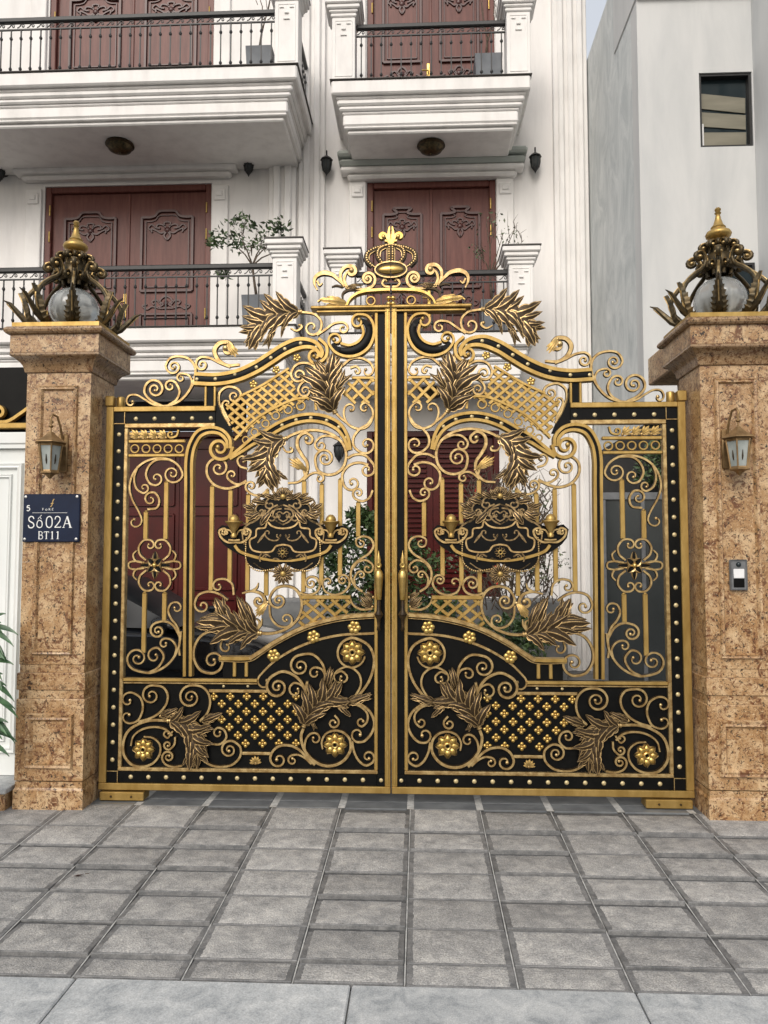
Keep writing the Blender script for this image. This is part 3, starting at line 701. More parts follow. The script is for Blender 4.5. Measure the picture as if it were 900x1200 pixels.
sf = petal_flower(5, .044, .013, gold_lt).mesh('small_flower', gold_lt)
for p in ((298, 450.5), (325, 433.6), (349.3, 419.5)):
    q = pt('P', p); put('flower', sf, leaf, (q[0], -.004, q[1]), (0, random.random(), 0), .66)
def teardrop(L, w, h, mats, rim=True):
    """petal along +z: dark or gold body with a raised rim"""
    b = MB(); n = 9; prof = [(-1, .0), (-.78, -.6*h if rim else -.5*h), (-.50 if rim else -.62, -.25*h if rim else -.8*h), (0, -.75*h if not rim else -.30*h), (.50 if rim else .62, -.25*h if rim else -.8*h), (.78, -.6*h if rim else -.5*h), (1, .0)]
    if not rim: prof[3] = (0, -h)
    vs = []
    for i in range(n+1):
        t = i/n; hw = w*(sin(pi*min(1, t**.75))**.75 if 0 < t < 1 else 0)+.0008
        for u, y in prof: vs.append((u*hw, y*(.35+.65*sin(pi*t)), L*t))
    k = len(prof); fs = []; ms = []
    for i in range(n):
        for j in range(k-1): fs.append([i*k+j, i*k+j+1, (i+1)*k+j+1, (i+1)*k+j]); ms.append(0 if (j in (0, 1, 4, 5) or not rim) else 1)
    b.add(vs, fs, ms); return b.mesh('petal', mats)
ros_petal = teardrop(.058, .024, .020, [gold_lt, gold_lt], False)
ros_rim = teardrop(.066, .029, .010, [antique, black], True)
ring_me = MB().lathe([(.010, .0), (.012, .016), (.018, .020), (.024, .016), (.026, 0)], n=16, axis='-y').mesh('eye', gold_lt)
def rosette(reg, p, s=1):
    q = pt(reg, p); e = put('rosette', ring_me, leaf, (q[0], -.010, q[1]), None, s)
    for i in range(8):
        a = 2*pi*i/8; put('petal', ros_petal, e, (sin(a)*.016, .001, cos(a)*.016), (0, a, 0)); put('petal_rim', ros_rim, e, (sin(a)*.016, .006, cos(a)*.016), (0, a, 0))
rosette('R7', (295, 490), 1.0); rosette('R8', (547, 462), 1.05); rosette('C3', (787, 161), 1.08)

# ---- leafwork
def leaflet_mesh(bend, w=.37):
    b = MB(); n = 13; us = [-1, -.84, -.09, .09, .84, 1]; hs = [-.012, -.004, -.06, -.06, -.004, -.012]
    vs = []
    for i in range(n+1):
        t = i/n; hw = w*.5*(sin(pi*t**.85)**.6 if 0 < t < 1 else 0)*(.80+.32*abs(sin(3.3*pi*t)))+.006
        cy = -.16*sin(pi*t*.9)-.10*max(0, t-.75)**2*16; off = bend*t*t
        for u, h in zip(us, hs): vs.append((t-.2*abs(bend)*t*t*.5, cy+h*(.4+.6*sin(pi*t)), u*hw+off))
    k = 6; fs = []; ms = []
    for i in range(n):
        for j in range(5): fs.append([i*k+j, i*k+j+1, (i+1)*k+j+1, (i+1)*k+j]); ms.append((0, 1, 0, 1, 0)[j])
    b.add(vs, fs, ms); return b.mesh('leaflet', [leaf_gold, bronze], 60)
LEAFLET = [leaflet_mesh(.06, .32), leaflet_mesh(.46, .34), leaflet_mesh(-.46, .34)]
gold_leaflet = leaflet_mesh(.1, .42); gold_leaflet.materials[1] = gold
def put_leaflet(par, x, z, a, L, y, me=0, ws=1):
    put('leaflet', LEAFLET[me] if isinstance(me, int) else me, par, (x, y, z), (0, -a, 0), (L, L*.8, L*ws))
def spray(reg, spine, n, L, a0=50, a1=18, y=-.008, collar=True, both=(1, 1), mid=True, tip=1.0, ws=1.0):
    """acanthus spray: leaflets fan off a curved spine, shorter raised ones run along its middle"""
    P = crom(pl(reg, spine), .006); L = L*U*1.95; n = max(5, n-1); P = P[:max(8, int(len(P)*.86))]; mb = MB(); j = jit()
    mb.sweep(P[:int(len(P)*.85)], [U*3.2*(1-.7*i/len(P)) for i in range(int(len(P)*.85))], .006, -.012-j, 0, 1)
    if collar:
        a, c = P[0], P[min(4, len(P)-1)]; d = Vector((c[0]-a[0], 0, c[1]-a[1])).normalized()
        for o in (-.011, .004): mb.tube([Vector((a[0], -.006, a[1]))+d*(o), Vector((a[0], -.006, a[1]))+d*(o+.011)], .019, 8, 0)
    o = mb.build('leaf_spray', [antique, bronze], leaf, 50)
    rg = random.Random(CNT[0])
    for i in range(n):
        t = i/(n-1); k = int((.04+.66*t)*(len(P)-1)); p = P[k]; q = P[min(k+2, len(P)-1)]; r = P[max(k-2, 0)]
        an = atan2(q[1]-r[1], q[0]-r[0]); ll = L*(.80+.34*sin(pi*(.15+.7*t)))
        for s in (1, -1):
            a = an+s*R(a0+(a1-a0)*t)+rg.uniform(-.2, .2); ll2 = ll*rg.uniform(.82, 1.16)*both[0 if s > 0 else 1]*rg.choice((1, 1, .82, 1.12))
            put_leaflet(o, p[0], p[1], a, ll2, y+.003*s-.005*t-rg.uniform(0, .004), 2 if s > 0 else 1, ws*rg.uniform(1.05, 1.5))
            put_leaflet(o, p[0], p[1], an+s*R(a0+(a1-a0)*t)*.42+rg.uniform(-.12, .12), ll*rg.uniform(.8, 1.1), y-.014-.004*t-rg.uniform(0, .004), 1 if s > 0 else 2, ws*rg.uniform(.95, 1.3))
    p, q = P[-1], P[-4 if len(P) > 4 else 0]; an = atan2(p[1]-q[1], p[0]-q[0]); k = int(len(P)*.70)
    for da, me in ((0, 0), (.22, 2), (-.22, 1)): put_leaflet(o, P[k][0], P[k][1], an+da, L*tip*(1.1 if da == 0 else .95), y-.020, me, ws)
    return o
def fan(reg, base, tip, n, spread, L, y=-.008, me=0, ws=1, name='leaf_spray'):
    b = pt(reg, base); t = pt(reg, tip); an = atan2(t[1]-b[1], t[0]-b[0]); LL = hypot(t[0]-b[0], t[1]-b[1])
    o = MB().ball((b[0], y, b[1]), .012, 8, 0, sy=.6).build(name, [antique, bronze], leaf)
    for i in range(n):
        u = (i/(n-1)*2-1) if n > 1 else 0
        put_leaflet(o, b[0], b[1], an+R(spread)*u, LL*(1-.22*abs(u))*random.uniform(.94, 1.04), y-.003*(1-abs(u)), me if not isinstance(me, int) else (0 if abs(u) < .2 else (2 if u > 0 else 1)), ws)
    return o

# ---- lower panel scrolls, left half
S('R7', [(225, 334), (265, 318), (290, 270), (295, 230), (280, 185), (240, 158)], (210, 202, -270, 10), (207, 292, 250, 10), y=-.012)
S('R7', [(270, 325), (350, 300), (400, 265), (435, 215), (440, 165), (415, 125), (365, 113)], (345, 172, -430, 14), y=-.012)
S('R7', [(435, 318), (340, 318), (265, 340), (205, 385), (180, 450), (185, 520), (230, 575), (290, 588), (350, 570), (392, 520), (395, 460), (355, 420), (300, 412)], w=4.2, y=-.012, w1=2.4)
S('R7', [(468, 405), (430, 370), (370, 355), (290, 370), (240, 410), (225, 465)], w=3.2, y=-.014, w1=2.2)
S('R7', [(485, 415), (480, 458), (448, 488)], (442, 460, 320, 8), w=3, y=-.012)
S('R7', [(525, 582), (470, 588), (425, 570), (408, 535)], (445, 530, 430, 9), w=3.2, y=-.012)
S('R7', [(630, 320), (670, 280), (690, 220), (680, 160), (640, 120), (585, 112)], (574, 182, -560, 10), y=-.012)
S('R7', [(655, 555), (700, 580), (760, 588), (820, 575), (865, 530), (868, 475), (830, 440)], (803, 488, -480, 10), y=-.012)
S('R7', [(695, 455), (750, 455), (785, 415), (770, 372), (735, 360)], (737, 392, -250, 12), w=3.2, y=-.012)
S('R7', [(470, 380), (440, 420), (418, 402)], (436, 395, 180, 10), w=2.6, y=-.012)
spray('R7', [(445, 322), (500, 325), (548, 355), (585, 420), (605, 490), (590, 575)], 6, 15, 40, 12, y=-.014)
fan('R7', (395, 295), (515, 248), 5, 26, 24, y=-.012, ws=.75); fan('R7', (635, 322), (768, 278), 5, 26, 26, y=-.012, ws=.75)
fan('R7', (520, 330), (690, 385), 3, 16, 30, y=-.016, ws=.8)
# right half
S('R8', [(388, 260), (385, 190), (350, 95), (300, 50), (240, 32), (185, 55)], (210, 122, -540, 10), w=4.2, y=-.012)
S('R8', [(384, 180), (355, 115), (310, 98)], (316, 142, -250, 18), w=3.2, y=-.013)
S('C3', [(655, 300), (650, 270), (655, 245)], None, w=3.6, y=-.012)
S('C3', [(700, 262), (707, 230), (700, 195), (670, 166), (632, 168)], (634, 200, -470, 6), w=3.6, y=-.012)
S('C3', [(785, 305), (815, 275), (840, 235), (851, 180), (835, 140), (790, 118)], (787, 164, -225, 42), w=4, y=-.012, ball=False)
S('C3', [(745, 212), (775, 202), (806, 222), (812, 255), (785, 303)], (0, 0, 0, 0) and None, (752, 236, -190, 9), w=3.2, y=-.012)
S('R8', [(492, 120), (490, 60), (470, 20), (435, 8)], (428, 42, -260, 16), w=3.2, y=-.012)
S('R8', [(548, 45), (585, 30), (618, 58)], (592, 72, 220, 14), w=3, y=-.012)
S('R8', [(638, 208), (700, 225), (755, 270), (778, 335), (760, 395), (715, 440), (672, 442)], (682, 398, 240, 16), w=3.8, y=-.012)
S('R8', [(640, 215), (700, 238), (738, 280), (735, 325), (705, 353)], (702, 325, 230, 13), w=3.2, y=-.013)
S('R8', [(648, 440), (660, 500), (690, 555), (730, 580), (768, 562)], (742, 530, -300, 14), w=3.4, y=-.012)
S('R8', [(362, 365), (350, 400), (352, 440), (375, 500), (420, 550), (480, 580), (540, 580), (600, 550), (638, 490), (635, 430), (600, 390), (545, 376), (495, 395), (470, 440), (475, 485)], w=4.4, y=-.012, w1=2.4)
S('R8', [(405, 550), (372, 490), (377, 430), (400, 398)], (430, 425, 300, 12), w=3.2, y=-.013)
S('R8', [(430, 577), (380, 530), (340, 490), (290, 465), (230, 464), (188, 490), (168, 535)], (218, 545, -330, 14), w=3.8, y=-.012)
S('R8', [(410, 572), (370, 535), (330, 517), (290, 522)], (299, 550, -300, 11), w=3, y=-.013)
S('R8', [(545, 288), (568, 315)], (538, 332, 330, 13), w=3, y=-.012)
spray('R8', [(365, 350), (385, 300), (425, 245), (480, 205), (545, 185), (620, 195)], 6, 14, 40, 12, y=-.014)
fan('R8', (600, 215), (782, 165), 5, 20, 26, y=-.012, ws=.6); fan('R8', (490, 140), (530, -5), 5, 24, 26, y=-.012, ws=.7); fan('R8', (410, 320), (440, 385), 2, 14, 12, y=-.012)
fan('R8', (560, 210), (640, 300), 3, 18, 12, y=-.016, ws=.8)
fan('R8', (80, 570), (80, 522), 7, 82, 12, y=-.008, me=gold_leaflet, ws=.8, name='palmette')

# ---- left side panel
z0 = pt('R3', (300, 172))[1]; z1 = pt('R3', (300, 153))[1]; xa = xi1+.001; xb = pt('R3', (540, 200))[0]
bar('cross_bar', xa, xb, z0, z1, -.018, .018); z0c = pt('R3', (300, 254))[1]; z1c = pt('R3', (300, 236))[1]
bar('cross_bar', xa, xb, z0c, z1c, -.018, .018)
tor = MB(); tor.lathe([(.0275+.0068*cos(a), .011*sin(a)) for a in [2*pi*i/6 for i in range(7)]], n=20, axis='-y'); ring_m = tor.mesh('ring', gold)
for x in (243, 309, 374, 439, 504):
    q = pt('R3', (x, 205)); put('ring', ring_m, leaf, (q[0], 0, q[1]))
for i, x in enumerate((215, 268, 322, 376)):
    fan('R3', (x+48, 140), (x, 95), 4, 34, 12, y=0, me=gold_leaflet, ws=.7, name='leaf_curl')
S('R3', [(500, 95), (488, 130), (450, 140)], (455, 120, 250, 8), w=3, m=[gold, bronze])
S('R3', [(285, 620), (268, 575), (228, 500), (213, 430), (235, 350), (290, 290), (370, 262), (450, 270), (505, 310), (525, 360)], (465, 352, 480, 8), (243, 632, 270, 12), y=0)
S('R3', [(262, 308), (240, 380), (255, 440), (295, 465)], (299, 434, -280, 11), w=3)
S('R3', [(450, 268), (370, 272), (325, 310), (310, 360), (330, 405)], (370, 378, -330, 10), w=3.2)
S('R3', [(318, 560), (375, 550), (388, 505), (365, 465)], (338, 502, -330, 10), w=3.2)
def upright(x, y0, y1, w=5.4):
    p, z0 = pt('P', (x, y1)); _, z1 = pt('P', (x, y0)); k = w*U/2
    b = MB().box(p-k, p+k, -.011, .011, z0, z1-.012, 0, .003)
    b.tube([(p, 0, z1-.012), (p, 0, z1)], [k, k*.45], 8); b.build('upright_bar', gold, leaf, 30)
upright(171, 598, 632); upright(194.6, 563, 632); upright(168.7, 693, 765); upright(193, 693, 727)
# medallion
q0 = pt('R5', (360, 212)); mk = MB().ball((0, -.012, 0), .018, 10).build('medallion', gold_lt, leaf, loc=(q0[0], 0, q0[1]))
med_p = teardrop(.066, .030, .016, [antique, black], True); med_q = teardrop(.060, .019, .014, [antique, black], True)
for i in range(4):
    put('petal', med_p, mk, (0, -.006, 0), (0, pi/4+pi/2*i, 0), 1.0)
    L_ = 1.55 if i % 2 else 1.35
    put('petal', med_q, mk, (sin(pi/2*i)*.018, .002, cos(pi/2*i)*.018), (0, pi/2*i, 0), (1.15, 1, L_))
for sx in (1, -1):
    for sy in (1, -1):
        f = lambda x, y: (360+sx*(x-360), 212+sy*(y-212))
        S('R5', [f(310, 182), (f(275, 150)), f(268, 105), f(300, 65), f(340, 66)], (*f(332, 96), (250 if sx*sy > 0 else -250), 9), w=3)
        S('R5', [f(290, 196), f(248, 185), f(235, 150), f(255, 126)], w=2.8, w1=2)
    f = lambda x, y: (360+sx*(x-360), y)
    S('R5', [f(300, 196), f(250, 188), f(212, 196), f(206, 212), f(212, 228), f(250, 236), f(300, 228)], w=2.6)
# lower bowl
S('C3', [(204, 47)] and [(283, 100), (275, 150), (245, 195), (195, 220), (145, 211)], (155, 178, 500, 6), y=0)
S('R5', [(508, 740), (503, 690), (508, 640), (492, 570), (458, 525), (440, 480), (452, 442)], (488, 462, 290, 12), w=3.2)
S('R5', [(506, 625), (470, 565), (420, 540), (365, 550)], (378, 596, -480, 10), w=3.4)
S('R5', [(478, 745), (487, 690), (460, 650), (425, 640)], (418, 672, -260, 10), w=3)
S('C3', [(185, 221), (215, 205), (232, 172), (215, 148)], (205, 172, -290, 6), w=3.2)

# ---- middle field, lower
S('R5', [(790, 415), (740, 380), (680, 366), (620, 385), (597, 430)], (642, 448, -330, 10))
S('R5', [(826, 385), (815, 320), (770, 292), (722, 300)], (735, 335, -260, 10), w=3.2)
S('C3', [(398, 92), (345, 110), (322, 147), (322, 182), (342, 214), (375, 222)], (376, 186, -420, 6), w=3.8)
S('C3', [(442, 108), (410, 116), (399, 142)], (415, 145, -220, 8), w=3)
spray('C3', [(515, 105), (480, 100), (440, 84), (410, 55), (392, 15)], 5, 16, 40, 12, y=-.006)
fan('C3', (500, 98), (452, -10), 5, 24, 26, ws=.6); fan('C3', (420, 90), (325, 82), 5, 22, 22, ws=.6); fan('C3', (470, 95), (385, 35), 3, 14, 20, y=-.02, ws=.7)
fan('C3', (470, 100), (430, 130), 4, 40, 12, y=-.004)
S('C3', [(505, 96), (518, 78), (520, 62)], w=4, w1=1.5, m=[antique, bronze]); S('C3', [(508, 92), (512, 70), (498, 60)], w=3, w1=1.5)
S('R6', [(112, 610), (160, 612), (215, 602), (280, 572), (330, 520), (350, 460), (345, 400), (310, 350), (250, 333), (195, 350), (162, 400)], (212, 418, -470, 8), w=4)
S('R6', [(160, 445), (168, 515), (205, 562), (250, 575)], (258, 528, -350, 8), w=3.2)
S('R6', [(0, 376), (60, 364), (115, 382), (135, 425)], (96, 422, 300, 10), w=5, w0=2.5)
fan('R6', (150, 430), (75, 515), 5, 16, 20, me=gold_leaflet, ws=.4)
S('R6', [(95, 315), (85, 345), (60, 362)], w=3.6, w0=1.2)
S('R6', [(338, 372), (390, 385), (440, 367), (458, 325), (440, 291)], (405, 318, -420, 8), w=3.4)
S('R6', [(473, 325), (490, 365), (540, 385), (595, 370), (632, 325), (622, 282)], (592, 298, -420, 9), (506, 312, 270, 8), w=3.4)
S('R6', [(675, 95), (672, 62), (710, 43), (755, 56), (773, 95), (750, 140), (690, 180), (650, 220), (640, 280), (665, 335), (708, 366)], None, (700, 82, -250, 11), w=3.4)
S('R6', [(645, 240), (680, 195), (730, 183), (766, 208)], (738, 230, 320, 8), w=3)
S('R6', [(664, 330), (660, 290), (678, 255)], (700, 270, 290, 8), w=2.8)
S('R6', [(635, 398), (650, 440), (700, 470), (765, 466)], w=3.4, w0=2)
fan('R6', (765, 455), (690, 385), 5, 40, 16, ws=.7); fan('R6', (770, 400), (705, 365), 3, 30, 12, ws=.7)
def lattice(reg, poly, pitch, name, ang=45, w=4.2, rails=()):
    """diagonal bars clipped to a polygon"""
    P = pl(reg, poly); o = None
    cx_ = sum(p[0] for p in P)/len(P); cz = sum(p[1] for p in P)/len(P)
    root = MB()
    for a in rails:
        L = crom(pl(reg, a), .012); root.sweep(L, 3.6*U, .012, -.014-jit(), 0, 1)
    o = root.build(name, [gold, gold], leaf, 50) if root.v else thing(name, (0, 0, 0), None, None)
    if not o.parent: o.parent = leaf
    for s, th in ((0, R(ang)), (1, R(180-ang))):
        d = (cos(th), sin(th)); nn = (-d[1], d[0])
        for k in range(-30, 31):
            c = (cx_+nn[0]*k*pitch*U, cz+nn[1]*k*pitch*U); ts = []
            for i in range(len(P)):
                a, b = P[i], P[(i+1) % len(P)]; ex, ez = b[0]-a[0], b[1]-a[1]; den = d[0]*ez-d[1]*ex
                if abs(den) < 1e-9: continue
                t = ((a[0]-c[0])*ez-(a[1]-c[1])*ex)/den; u = ((a[0]-c[0])*d[1]-(a[1]-c[1])*d[0])/den
                if 0 <= u < 1: ts.append(t)
            ts.sort()
            for i in range(0, len(ts)-1, 2):
                if ts[i+1]-ts[i] < .015: continue
                A = (c[0]+d[0]*ts[i], c[1]+d[1]*ts[i]); B = (c[0]+d[0]*ts[i+1], c[1]+d[1]*ts[i+1])
                MB().sweep([A, B], w*U, .007-s*.004, -.007-s*.004, 0, 0).build('lattice_bar', gold, o, 30)
    return o
x0, za = pt('R6', (345, 411)); zb = pt('R6', (345, 387))[1]; x1 = pt('R6', (640, 400))[0]
bar('lattice_rail', x0, x1, za, zb, -.016, .016)
lattice('R6', [(362, 412), (640, 412), (632, 490), (560, 500), (470, 530), (340, 585), (318, 575), (350, 510)], 11.2, 'lattice', 40)

# ---- uprights of the middle field
for x, a, b in ((248, 568, 692), (270, 573, 682), (291, 578, 692), (313, 573, 698), (357, 562, 694), (378, 566, 686), (400, 560, 675), (421.5, 587, 629)): upright(x, a, b)
# ---- middle field, upper
S('R4', [(255, 146), (290, 125), (370, 100), (450, 98), (530, 122), (590, 172), (612, 240), (595, 310), (550, 350), (492, 356), (445, 330), (430, 280)], (487, 262, 500, 14), w=4)
S('R4', [(570, 152), (510, 130), (460, 138), (428, 175)], (463, 186, -330, 12), w=3.2)
S('R4', [(412, 140), (372, 112), (330, 140), (325, 190), (350, 240), (382, 290), (378, 350), (335, 397), (270, 407)], None, (388, 155, 250, 12), w=5, w0=3, w1=3)
S('R4', [(372, 372), (358, 318)], (332, 312, -280, 10), w=3)
fan('R4', (385, 335), (272, 255), 5, 16, 24, me=gold_leaflet, ws=.3)
S('R4', [(362, 388), (400, 355), (440, 345), (478, 368)], (455, 380, 230, 12), w=3.2)
S('R4', [(155, 440), (110, 477), (60, 472), (25, 445)], (52, 424, 330, 10), w=3.2)
S('R3', [(900, 393), (840, 425), (780, 438), (710, 415), (670, 360), (668, 310)], (736, 318, 480, 9), w=3.8)
S('R3', [(895, 405), (840, 412), (795, 385)], (815, 358, 290, 10), w=3.2)
S('R3', [(905, 322), (862, 307), (847, 275)], (878, 272, 220, 14), w=3)
S('R4', [(620, 260), (660, 240), (720, 243), (766, 288)], (735, 328, 370, 12), w=3.6)
S('R4', [(742, 300), (690, 286), (630, 302), (590, 352), (595, 410)], (648, 404, -360, 10), w=3.6)
S('R4', [(768, 448), (750, 490), (710, 512), (668, 500)], (684, 465, 370, 8), w=3.2)
S('R4', [(768, 18), (740, 60), (690, 92), (655, 140), (657, 190), (695, 225)], (732, 180, -370, 10), w=3.6)
S('R4', [(235, 190), (258, 222), (292, 222)], (285, 208, -120, 6), w=3.2, w0=2)
spray('R4', [(255, 146), (210, 165), (170, 215), (152, 290), (170, 370), (195, 420)], 6, 15.5, 40, 12, y=-.010)
fan('R4', (190, 180), (65, 240), 4, 22, 20, ws=.7); fan('R4', (185, 330), (268, 392), 3, 20, 20, ws=.8); fan('R4', (150, 250), (50, 325), 3, 16, 20, ws=.8)
# ---- upper field
S('R1', [(803, 745), (765, 680), (737, 600), (745, 548), (790, 517), (842, 527)], (828, 572, 420, 10), w=3.6)
S('R1', [(800, 720), (762, 645)], (788, 618, 190, 8), w=3)
lattice('C1', [(412, 535), (455, 512), (600, 435), (622, 500), (668, 518), (560, 558), (445, 638)], 8.6, 'lattice', 40,
        rails=([(455, 512), (520, 480), (600, 430)], [(675, 515), (620, 520), (560, 545), (500, 580), (440, 640)], [(676, 512), (680, 552)]))
rm = MB(); rm.lathe([(.0265+.0068*cos(a), .010*sin(a)) for a in [2*pi*i/6 for i in range(7)]], n=18, axis='-y'); ring2 = rm.mesh('ring', gold)
RC = [(289, 515.5), (299.4, 506.4), (312.4, 496.6), (324.4, 487.2), (339, 480), (354, 475.8)]
for i, p in enumerate(RC):
    q = pt('P', p); put('ring', ring2, leaf, (q[0], 0, q[1]), None, .85+.05*i)
    if i: 
        r = pt('P', ((p[0]+RC[i-1][0])/2, (p[1]+RC[i-1][1])/2)); MB().ball((0, 0, 0), .0075, 8).build('bead', gold_lt, leaf, loc=(r[0], 0, r[1]))
spray('R2', [(545, 690), (522, 640), (505, 570), (508, 490), (530, 405)], 6, 17, 40, 12, y=-.008)
fan('R2', (530, 600), (642, 440), 4, 14, 24, ws=.5); fan('R2', (510, 620), (410, 545), 3, 16, 20, ws=.6)
S('R2', [(445, 455), (412, 416), (360, 403), (312, 420), (288, 465)], (334, 474, -450, 12), w=3.4)
S('R2', [(432, 515), (390, 505), (350, 522), (330, 558)], (370, 566, -430, 10), w=3.2)
S('R2', [(585, 425), (640, 380), (700, 376), (752, 402), (772, 442)], (735, 450, 200, 12), w=3.4)
S('R2', [(635, 432), (672, 423), (692, 445)], (675, 452, 170, 8), w=3.2)
lattice('R2', [(640, 492), (775, 492), (775, 640), (690, 640), (655, 640), (575, 575)], 11.5, 'lattice', 45, rails=([(645, 490), (700, 490), (774, 490)],))
S('R2', [(606, 660), (597, 700), (620, 758), (680, 788), (735, 775), (768, 720), (764, 672), (730, 637)], (720, 668, -260, 9), (640, 672, 250, 9), w=3.6)
S('R2', [(548, 692), (580, 725), (615, 752)], w=3.4)
# ---- along the top
S('R1', [(197, 592), (210, 570), (250, 565), (300, 590), (350, 620), (420, 630), (500, 605), (560, 545), (595, 470), (597, 400), (562, 355), (500, 340), (450, 352), (425, 395)], (472, 400, -440, 10), (222, 608, -230, 9), w=3.8)
S('R1', [(400, 628), (342, 600), (302, 555)], (362, 532, 560, 10), w=3.6)
S('R1', [(440, 627), (490, 592), (507, 545), (485, 495)], (452, 515, -350, 10), w=3.4)
S('R1', [(562, 548), (580, 490), (562, 452), (522, 440)], (515, 467, -330, 9), w=3)
S('R1', [(805, 402), (740, 377), (690, 352), (640, 344)], (640, 388, -420, 9), w=3.4)
S('R1', [(860, 388), (780, 390), (728, 352), (712, 302), (742, 262), (790, 257)], (785, 298, 260, 12), w=6.5, w0=3.5)
fan('R1', (790, 262), (850, 352), 4, 16, 20, me=gold_leaflet, ws=.45)
S('R2', [(345, 105), (378, 108), (430, 120), (465, 160), (462, 205)], (410, 195, 330, 14), w=3.4)
S('R2', [(440, 240), (490, 207), (540, 172), (590, 165)], (592, 202, 330, 10), w=3.2)
S('R2', [(285, 200), (320, 215), (350, 195)], (338, 188, -120, 6), w=3.4, w0=2)
spray('R2', [(342, 105), (280, 112), (205, 135), (130, 185), (75, 255), (45, 310)], 7, 17, 40, 12, y=-.008)
fan('R2', (250, 120), (195, 62), 3, 14, 12, ws=.7); fan('R2', (200, 140), (60, 140), 4, 20, 20, ws=.6); fan('R2', (200, 180), (130, 345), 4, 14, 26, ws=.45); fan('R2', (260, 140), (225, 270), 3, 14, 20, ws=.5)

# ---- crest with two candle lamps, mirrored about its own axis
qz = pt('Z', (445, 400))
crest = put('crest', MB().prism([(x-qz[0], z-qz[1]) for x, z in pl('Z', [(445, 75), (500, 105), (555, 128), (610, 165), (648, 215), (660, 270), (690, 320), (700, 380), (692, 440), (700, 510), (680, 560), (640, 595), (560, 615), (500, 590), (445, 560),
    (390, 590), (330, 615), (250, 595), (210, 560), (190, 510), (198, 440), (190, 380), (200, 320), (230, 270), (242, 215), (280, 165), (335, 128), (390, 105)])], -.020, .020).mesh('crest', black, 30), leaf, (qz[0], -.018, qz[1]))
def SZ(pts, end=None, start=None, w=2.5, y=-.028, both=True, name='crest_scroll', m=None, **k):
    for sx in ((1, -1) if both else (1,)):
        g = lambda p: (445+sx*(p[0]-445), p[1])
        e = end and (*g(end), end[2]*sx, end[3]); s = start and (*g(start), start[2]*sx, start[3])
        o = S('Z', [g(p) for p in pts], e, s, w=w, y=y, name=name, m=m or [relief, bronze], parent=crest, **k)
        o.location = (-qz[0], .018, -qz[1])
SZ([(445, 335), (490, 330), (525, 315), (550, 290), (562, 328), (618, 340), (625, 388), (662, 410), (648, 474), (520, 485), (492, 452), (445, 440)], w=2.6, y=-.03, m=[leaf_gold, bronze])
SZ([(445, 548), (500, 546), (600, 528), (690, 502), (735, 480), (762, 445)], w=4.6, y=-.034, m=[gold, bronze], w0=2.5)
SZ([(520, 548), (500, 530), (470, 540)], w=2); SZ([(585, 500), (600, 525), (592, 552)], w=2.2, y=-.04)
SZ([(462, 375), (480, 410), (530, 410), (560, 385)], (545, 365, -220, 8), (478, 382, -230, 8), w=2.2)
SZ([(560, 362), (590, 400), (612, 430)], w=4, w1=1.5, w0=2)
SZ([(445, 180), (490, 200), (515, 240), (490, 285), (445, 310)], w=2.4)
SZ([(445, 240), (470, 225), (490, 245)], (472, 252, 200, 6), w=2); SZ([(445, 290), (470, 275), (475, 255)], w=2)
SZ([(470, 150), (510, 130), (550, 150), (560, 190)], (530, 180, 250, 8), w=2.6)
SZ([(545, 170), (590, 165), (625, 200), (615, 245)], (590, 225, 260, 8), w=2.8)
SZ([(560, 215), (600, 260), (650, 295), (700, 305), (730, 285)], None, w=3.4, w1=1.6)
SZ([(510, 215), (540, 250), (575, 265)], (570, 240, -220, 8), w=2.4)
SZ([(445, 140), (420, 125), (402, 100), (420, 75)], (436, 92, 200, 8), w=2.2)
for k, (bx, by, tx, ty) in enumerate([(620, 200, 665, 165), (625, 215, 690, 210), (590, 165, 630, 128), (540, 140, 570, 112), (630, 240, 690, 255)]):
    for sx in (1, -1):
        b_ = pt('Z', (445+sx*(bx-445), by)); t_ = pt('Z', (445+sx*(tx-445), ty)); put_leaflet(crest, b_[0]-qz[0], b_[1]-qz[1], atan2(t_[1]-b_[1], t_[0]-b_[0]), hypot(t_[0]-b_[0], t_[1]-b_[1]), -.02, 0, 1.3)
for cy_, n, r_, sp, rot in ((128, 7, 66, 100, 0), (640, 13, 72, 160, pi)):
    b_ = pt('Z', (445, cy_ if rot == 0 else 632)); sh = MB()
    sh.ball((0, -.012, 0), .02, 8, 0, sy=.6)
    sh = sh.build('shell', gold, crest, loc=(b_[0]-qz[0], -.018, b_[1]-qz[1]))
    for i in range(n):
        u = i/(n-1)*2-1; put('shell_rib', LEAFLET[0], sh, (0, 0, 0), (0, -(pi/2+rot+R(sp)*u), 0), (r_/5.625*U*1.05, .05, r_/5.625*U*1.15))
put('crest_rosette', ring_me, crest, (0, -.030, pt('Z', (445, 492))[1]-qz[1]), None, .7)
cr = crest
pr_ = teardrop(.030, .011, .008, [antique, black], True)
for i in range(8): put('petal', pr_, crest, (sin(pi/4*i)*.012, -.028, pt('Z', (445, 492))[1]-qz[1]+cos(pi/4*i)*.012), (0, pi/4*i, 0))
